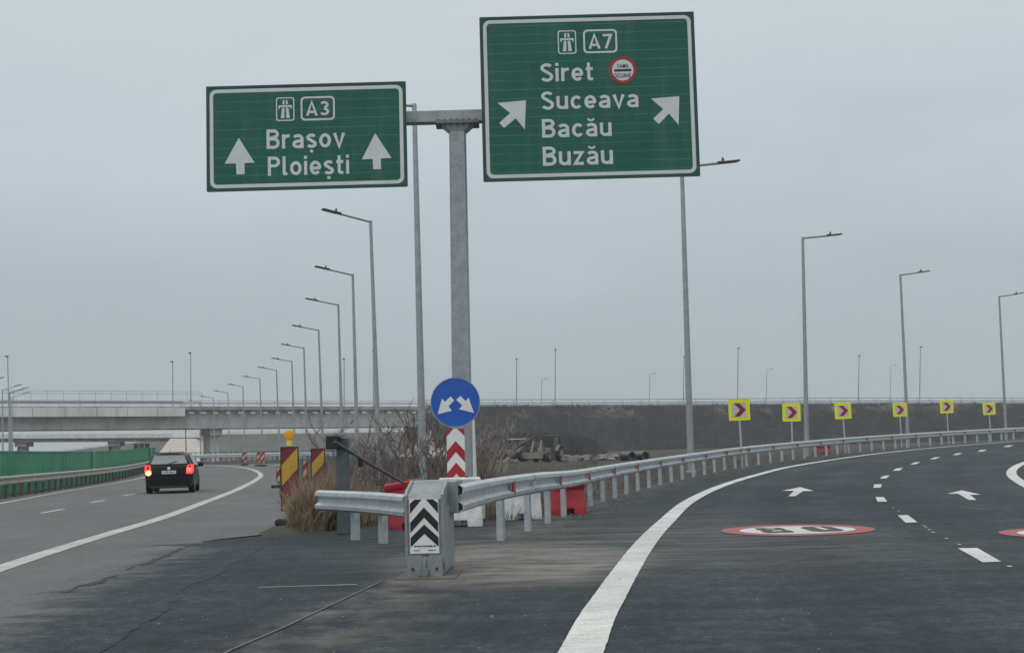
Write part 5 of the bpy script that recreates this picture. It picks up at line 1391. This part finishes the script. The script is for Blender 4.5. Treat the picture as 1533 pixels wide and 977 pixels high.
SH = [(530, 31, 1.55, 1.1, 0, 'twig', 'bare brown shrub right beside the grey boom post'), (550, 38, 2.0, 1.2, 1, 'twig_red', 'reddish bare shrub behind the slanting boom bar'), (588, 34, 1.9, 1.2, 2, 'twig', 'dense dark bare shrub between the second lamp post and the nearest one'), (602, 42, 3.0, 1.3, 0, 'twig_red', 'tall reddish bare shrub left of the nearest lamp post'),
      (612, 30, 1.6, 1.3, 1, 'twig', 'low bare shrub above the red barrier'), (643, 38, 2.6, 1.2, 2, 'twig', 'bare shrub between the nearest lamp post and the blue sign'), (660, 46, 3.0, 1.2, 1, 'twig_red', 'reddish bare shrub behind the blue sign post'), (512, 47, 3.0, 1.2, 1, 'twig_red', 'tall thin reddish shrub behind the grey boom post'),
      (722, 62, 3.2, 1.5, 2, 'twig_pale', 'rounded pale bare shrub just right of the gantry column'), (742, 70, 3.2, 1.4, 1, 'twig_pale', 'pale bare shrub second from the gantry column'), (728, 46, 1.7, 1.6, 0, 'twig', 'low brown shrub at the foot of the gantry column'), (737, 84, 3.0, 1.5, 2, 'twig_pale', 'pale far bare shrub left of the beige tractor'), (700, 52, 2.6, 1.4, 1, 'twig_red', 'bare shrub hidden partly by the gantry column'),
      (565, 52, 2.4, 1.4, 2, 'twig', 'far bare shrub behind the second lamp post'), (625, 58, 3.4, 1.5, 0, 'twig', 'far bare shrub before the pale paved slope'), (890, 95, 1.1, 1.6, 1, 'twig', 'low bare shrub near the drain pipes'), (985, 62, 1.0, 1.8, 0, 'straw_dark', 'low dry scrub behind the guardrail left of the ramp lamp post')]
for i, s in enumerate(SH): shrub(*s, rz=i * 1.3)
# scattered dry tufts as ground cover
rnd = random.Random(3); mb = MB()
for _ in range(900):
    y = 24 + 110 * rnd.random() ** 1.4; lo, hi = np.interp(y, LR[0], LR[1]) + .8, float(outer_x(y)) - 2.6
    if hi - lo < .5: continue
    x = rnd.uniform(lo, hi); z = float(Z(x, y)) - .04; hh = rnd.uniform(.12, .45)
    for k in range(9):
        p = Vector((x + rnd.gauss(0, .12), y + rnd.gauss(0, .12), z)); t_ = Vector((rnd.uniform(-1, 1), rnd.uniform(-1, 1), 0)) * .014
        mb.add([p - t_, p + t_, p + Vector((rnd.gauss(0, .12), rnd.gauss(0, .12), hh))], [(0, 1, 2)])
tag(mb.build('scrub_grass', M['scrub']), kind='stuff')
# debris on the asphalt
mb = MB(); rnd = random.Random(11)
for _ in range(190):
    px, py = rnd.uniform(20, 1250), rnd.uniform(800, 976)
    if rnd.random() < .45: px, py = rnd.uniform(660, 900), rnd.uniform(795, 872)
    g = G(px, py); s_ = rnd.uniform(.004, .013) * (1.0 + (rnd.random() < .06) * 1.2)
    mb.box((g.x, g.y, g.z + s_ * .3), (s_, s_ * rnd.uniform(.6, 1.4), s_ * .6), rnd.uniform(0, 3))
for _ in range(420):
    y = rnd.uniform(16, 60); x = float(outer_x(y)) - rnd.gauss(1.75, .35); s_ = rnd.uniform(.008, .024)
    mb.box((x, y, float(Z(x, y)) + s_ * .3), (s_, s_ * rnd.uniform(.7, 1.6), s_ * .6), rnd.uniform(0, 3))
tag(mb.build('gravel', M['debris']), kind='stuff')

# ------------------------------------------------------------------ haze
hz = bpy.data.materials.new('haze'); hz.use_nodes = True
t_ = hz.node_tree
for n_ in list(t_.nodes):
    if n_.type == 'BSDF_PRINCIPLED': t_.nodes.remove(n_)
pv = t_.nodes.new('ShaderNodeVolumePrincipled')
pv.inputs['Color'].default_value = (.93, .96, .98, 1); pv.inputs['Density'].default_value = .00038; pv.inputs['Anisotropy'].default_value = 0.0
t_.links.new(pv.outputs[0], t_.nodes['Material Output'].inputs['Volume'])
mb = MB(); mb.box((0, 0, 14), (5400, 5400, 32))
tag(mb.build('haze', hz), kind='stuff')
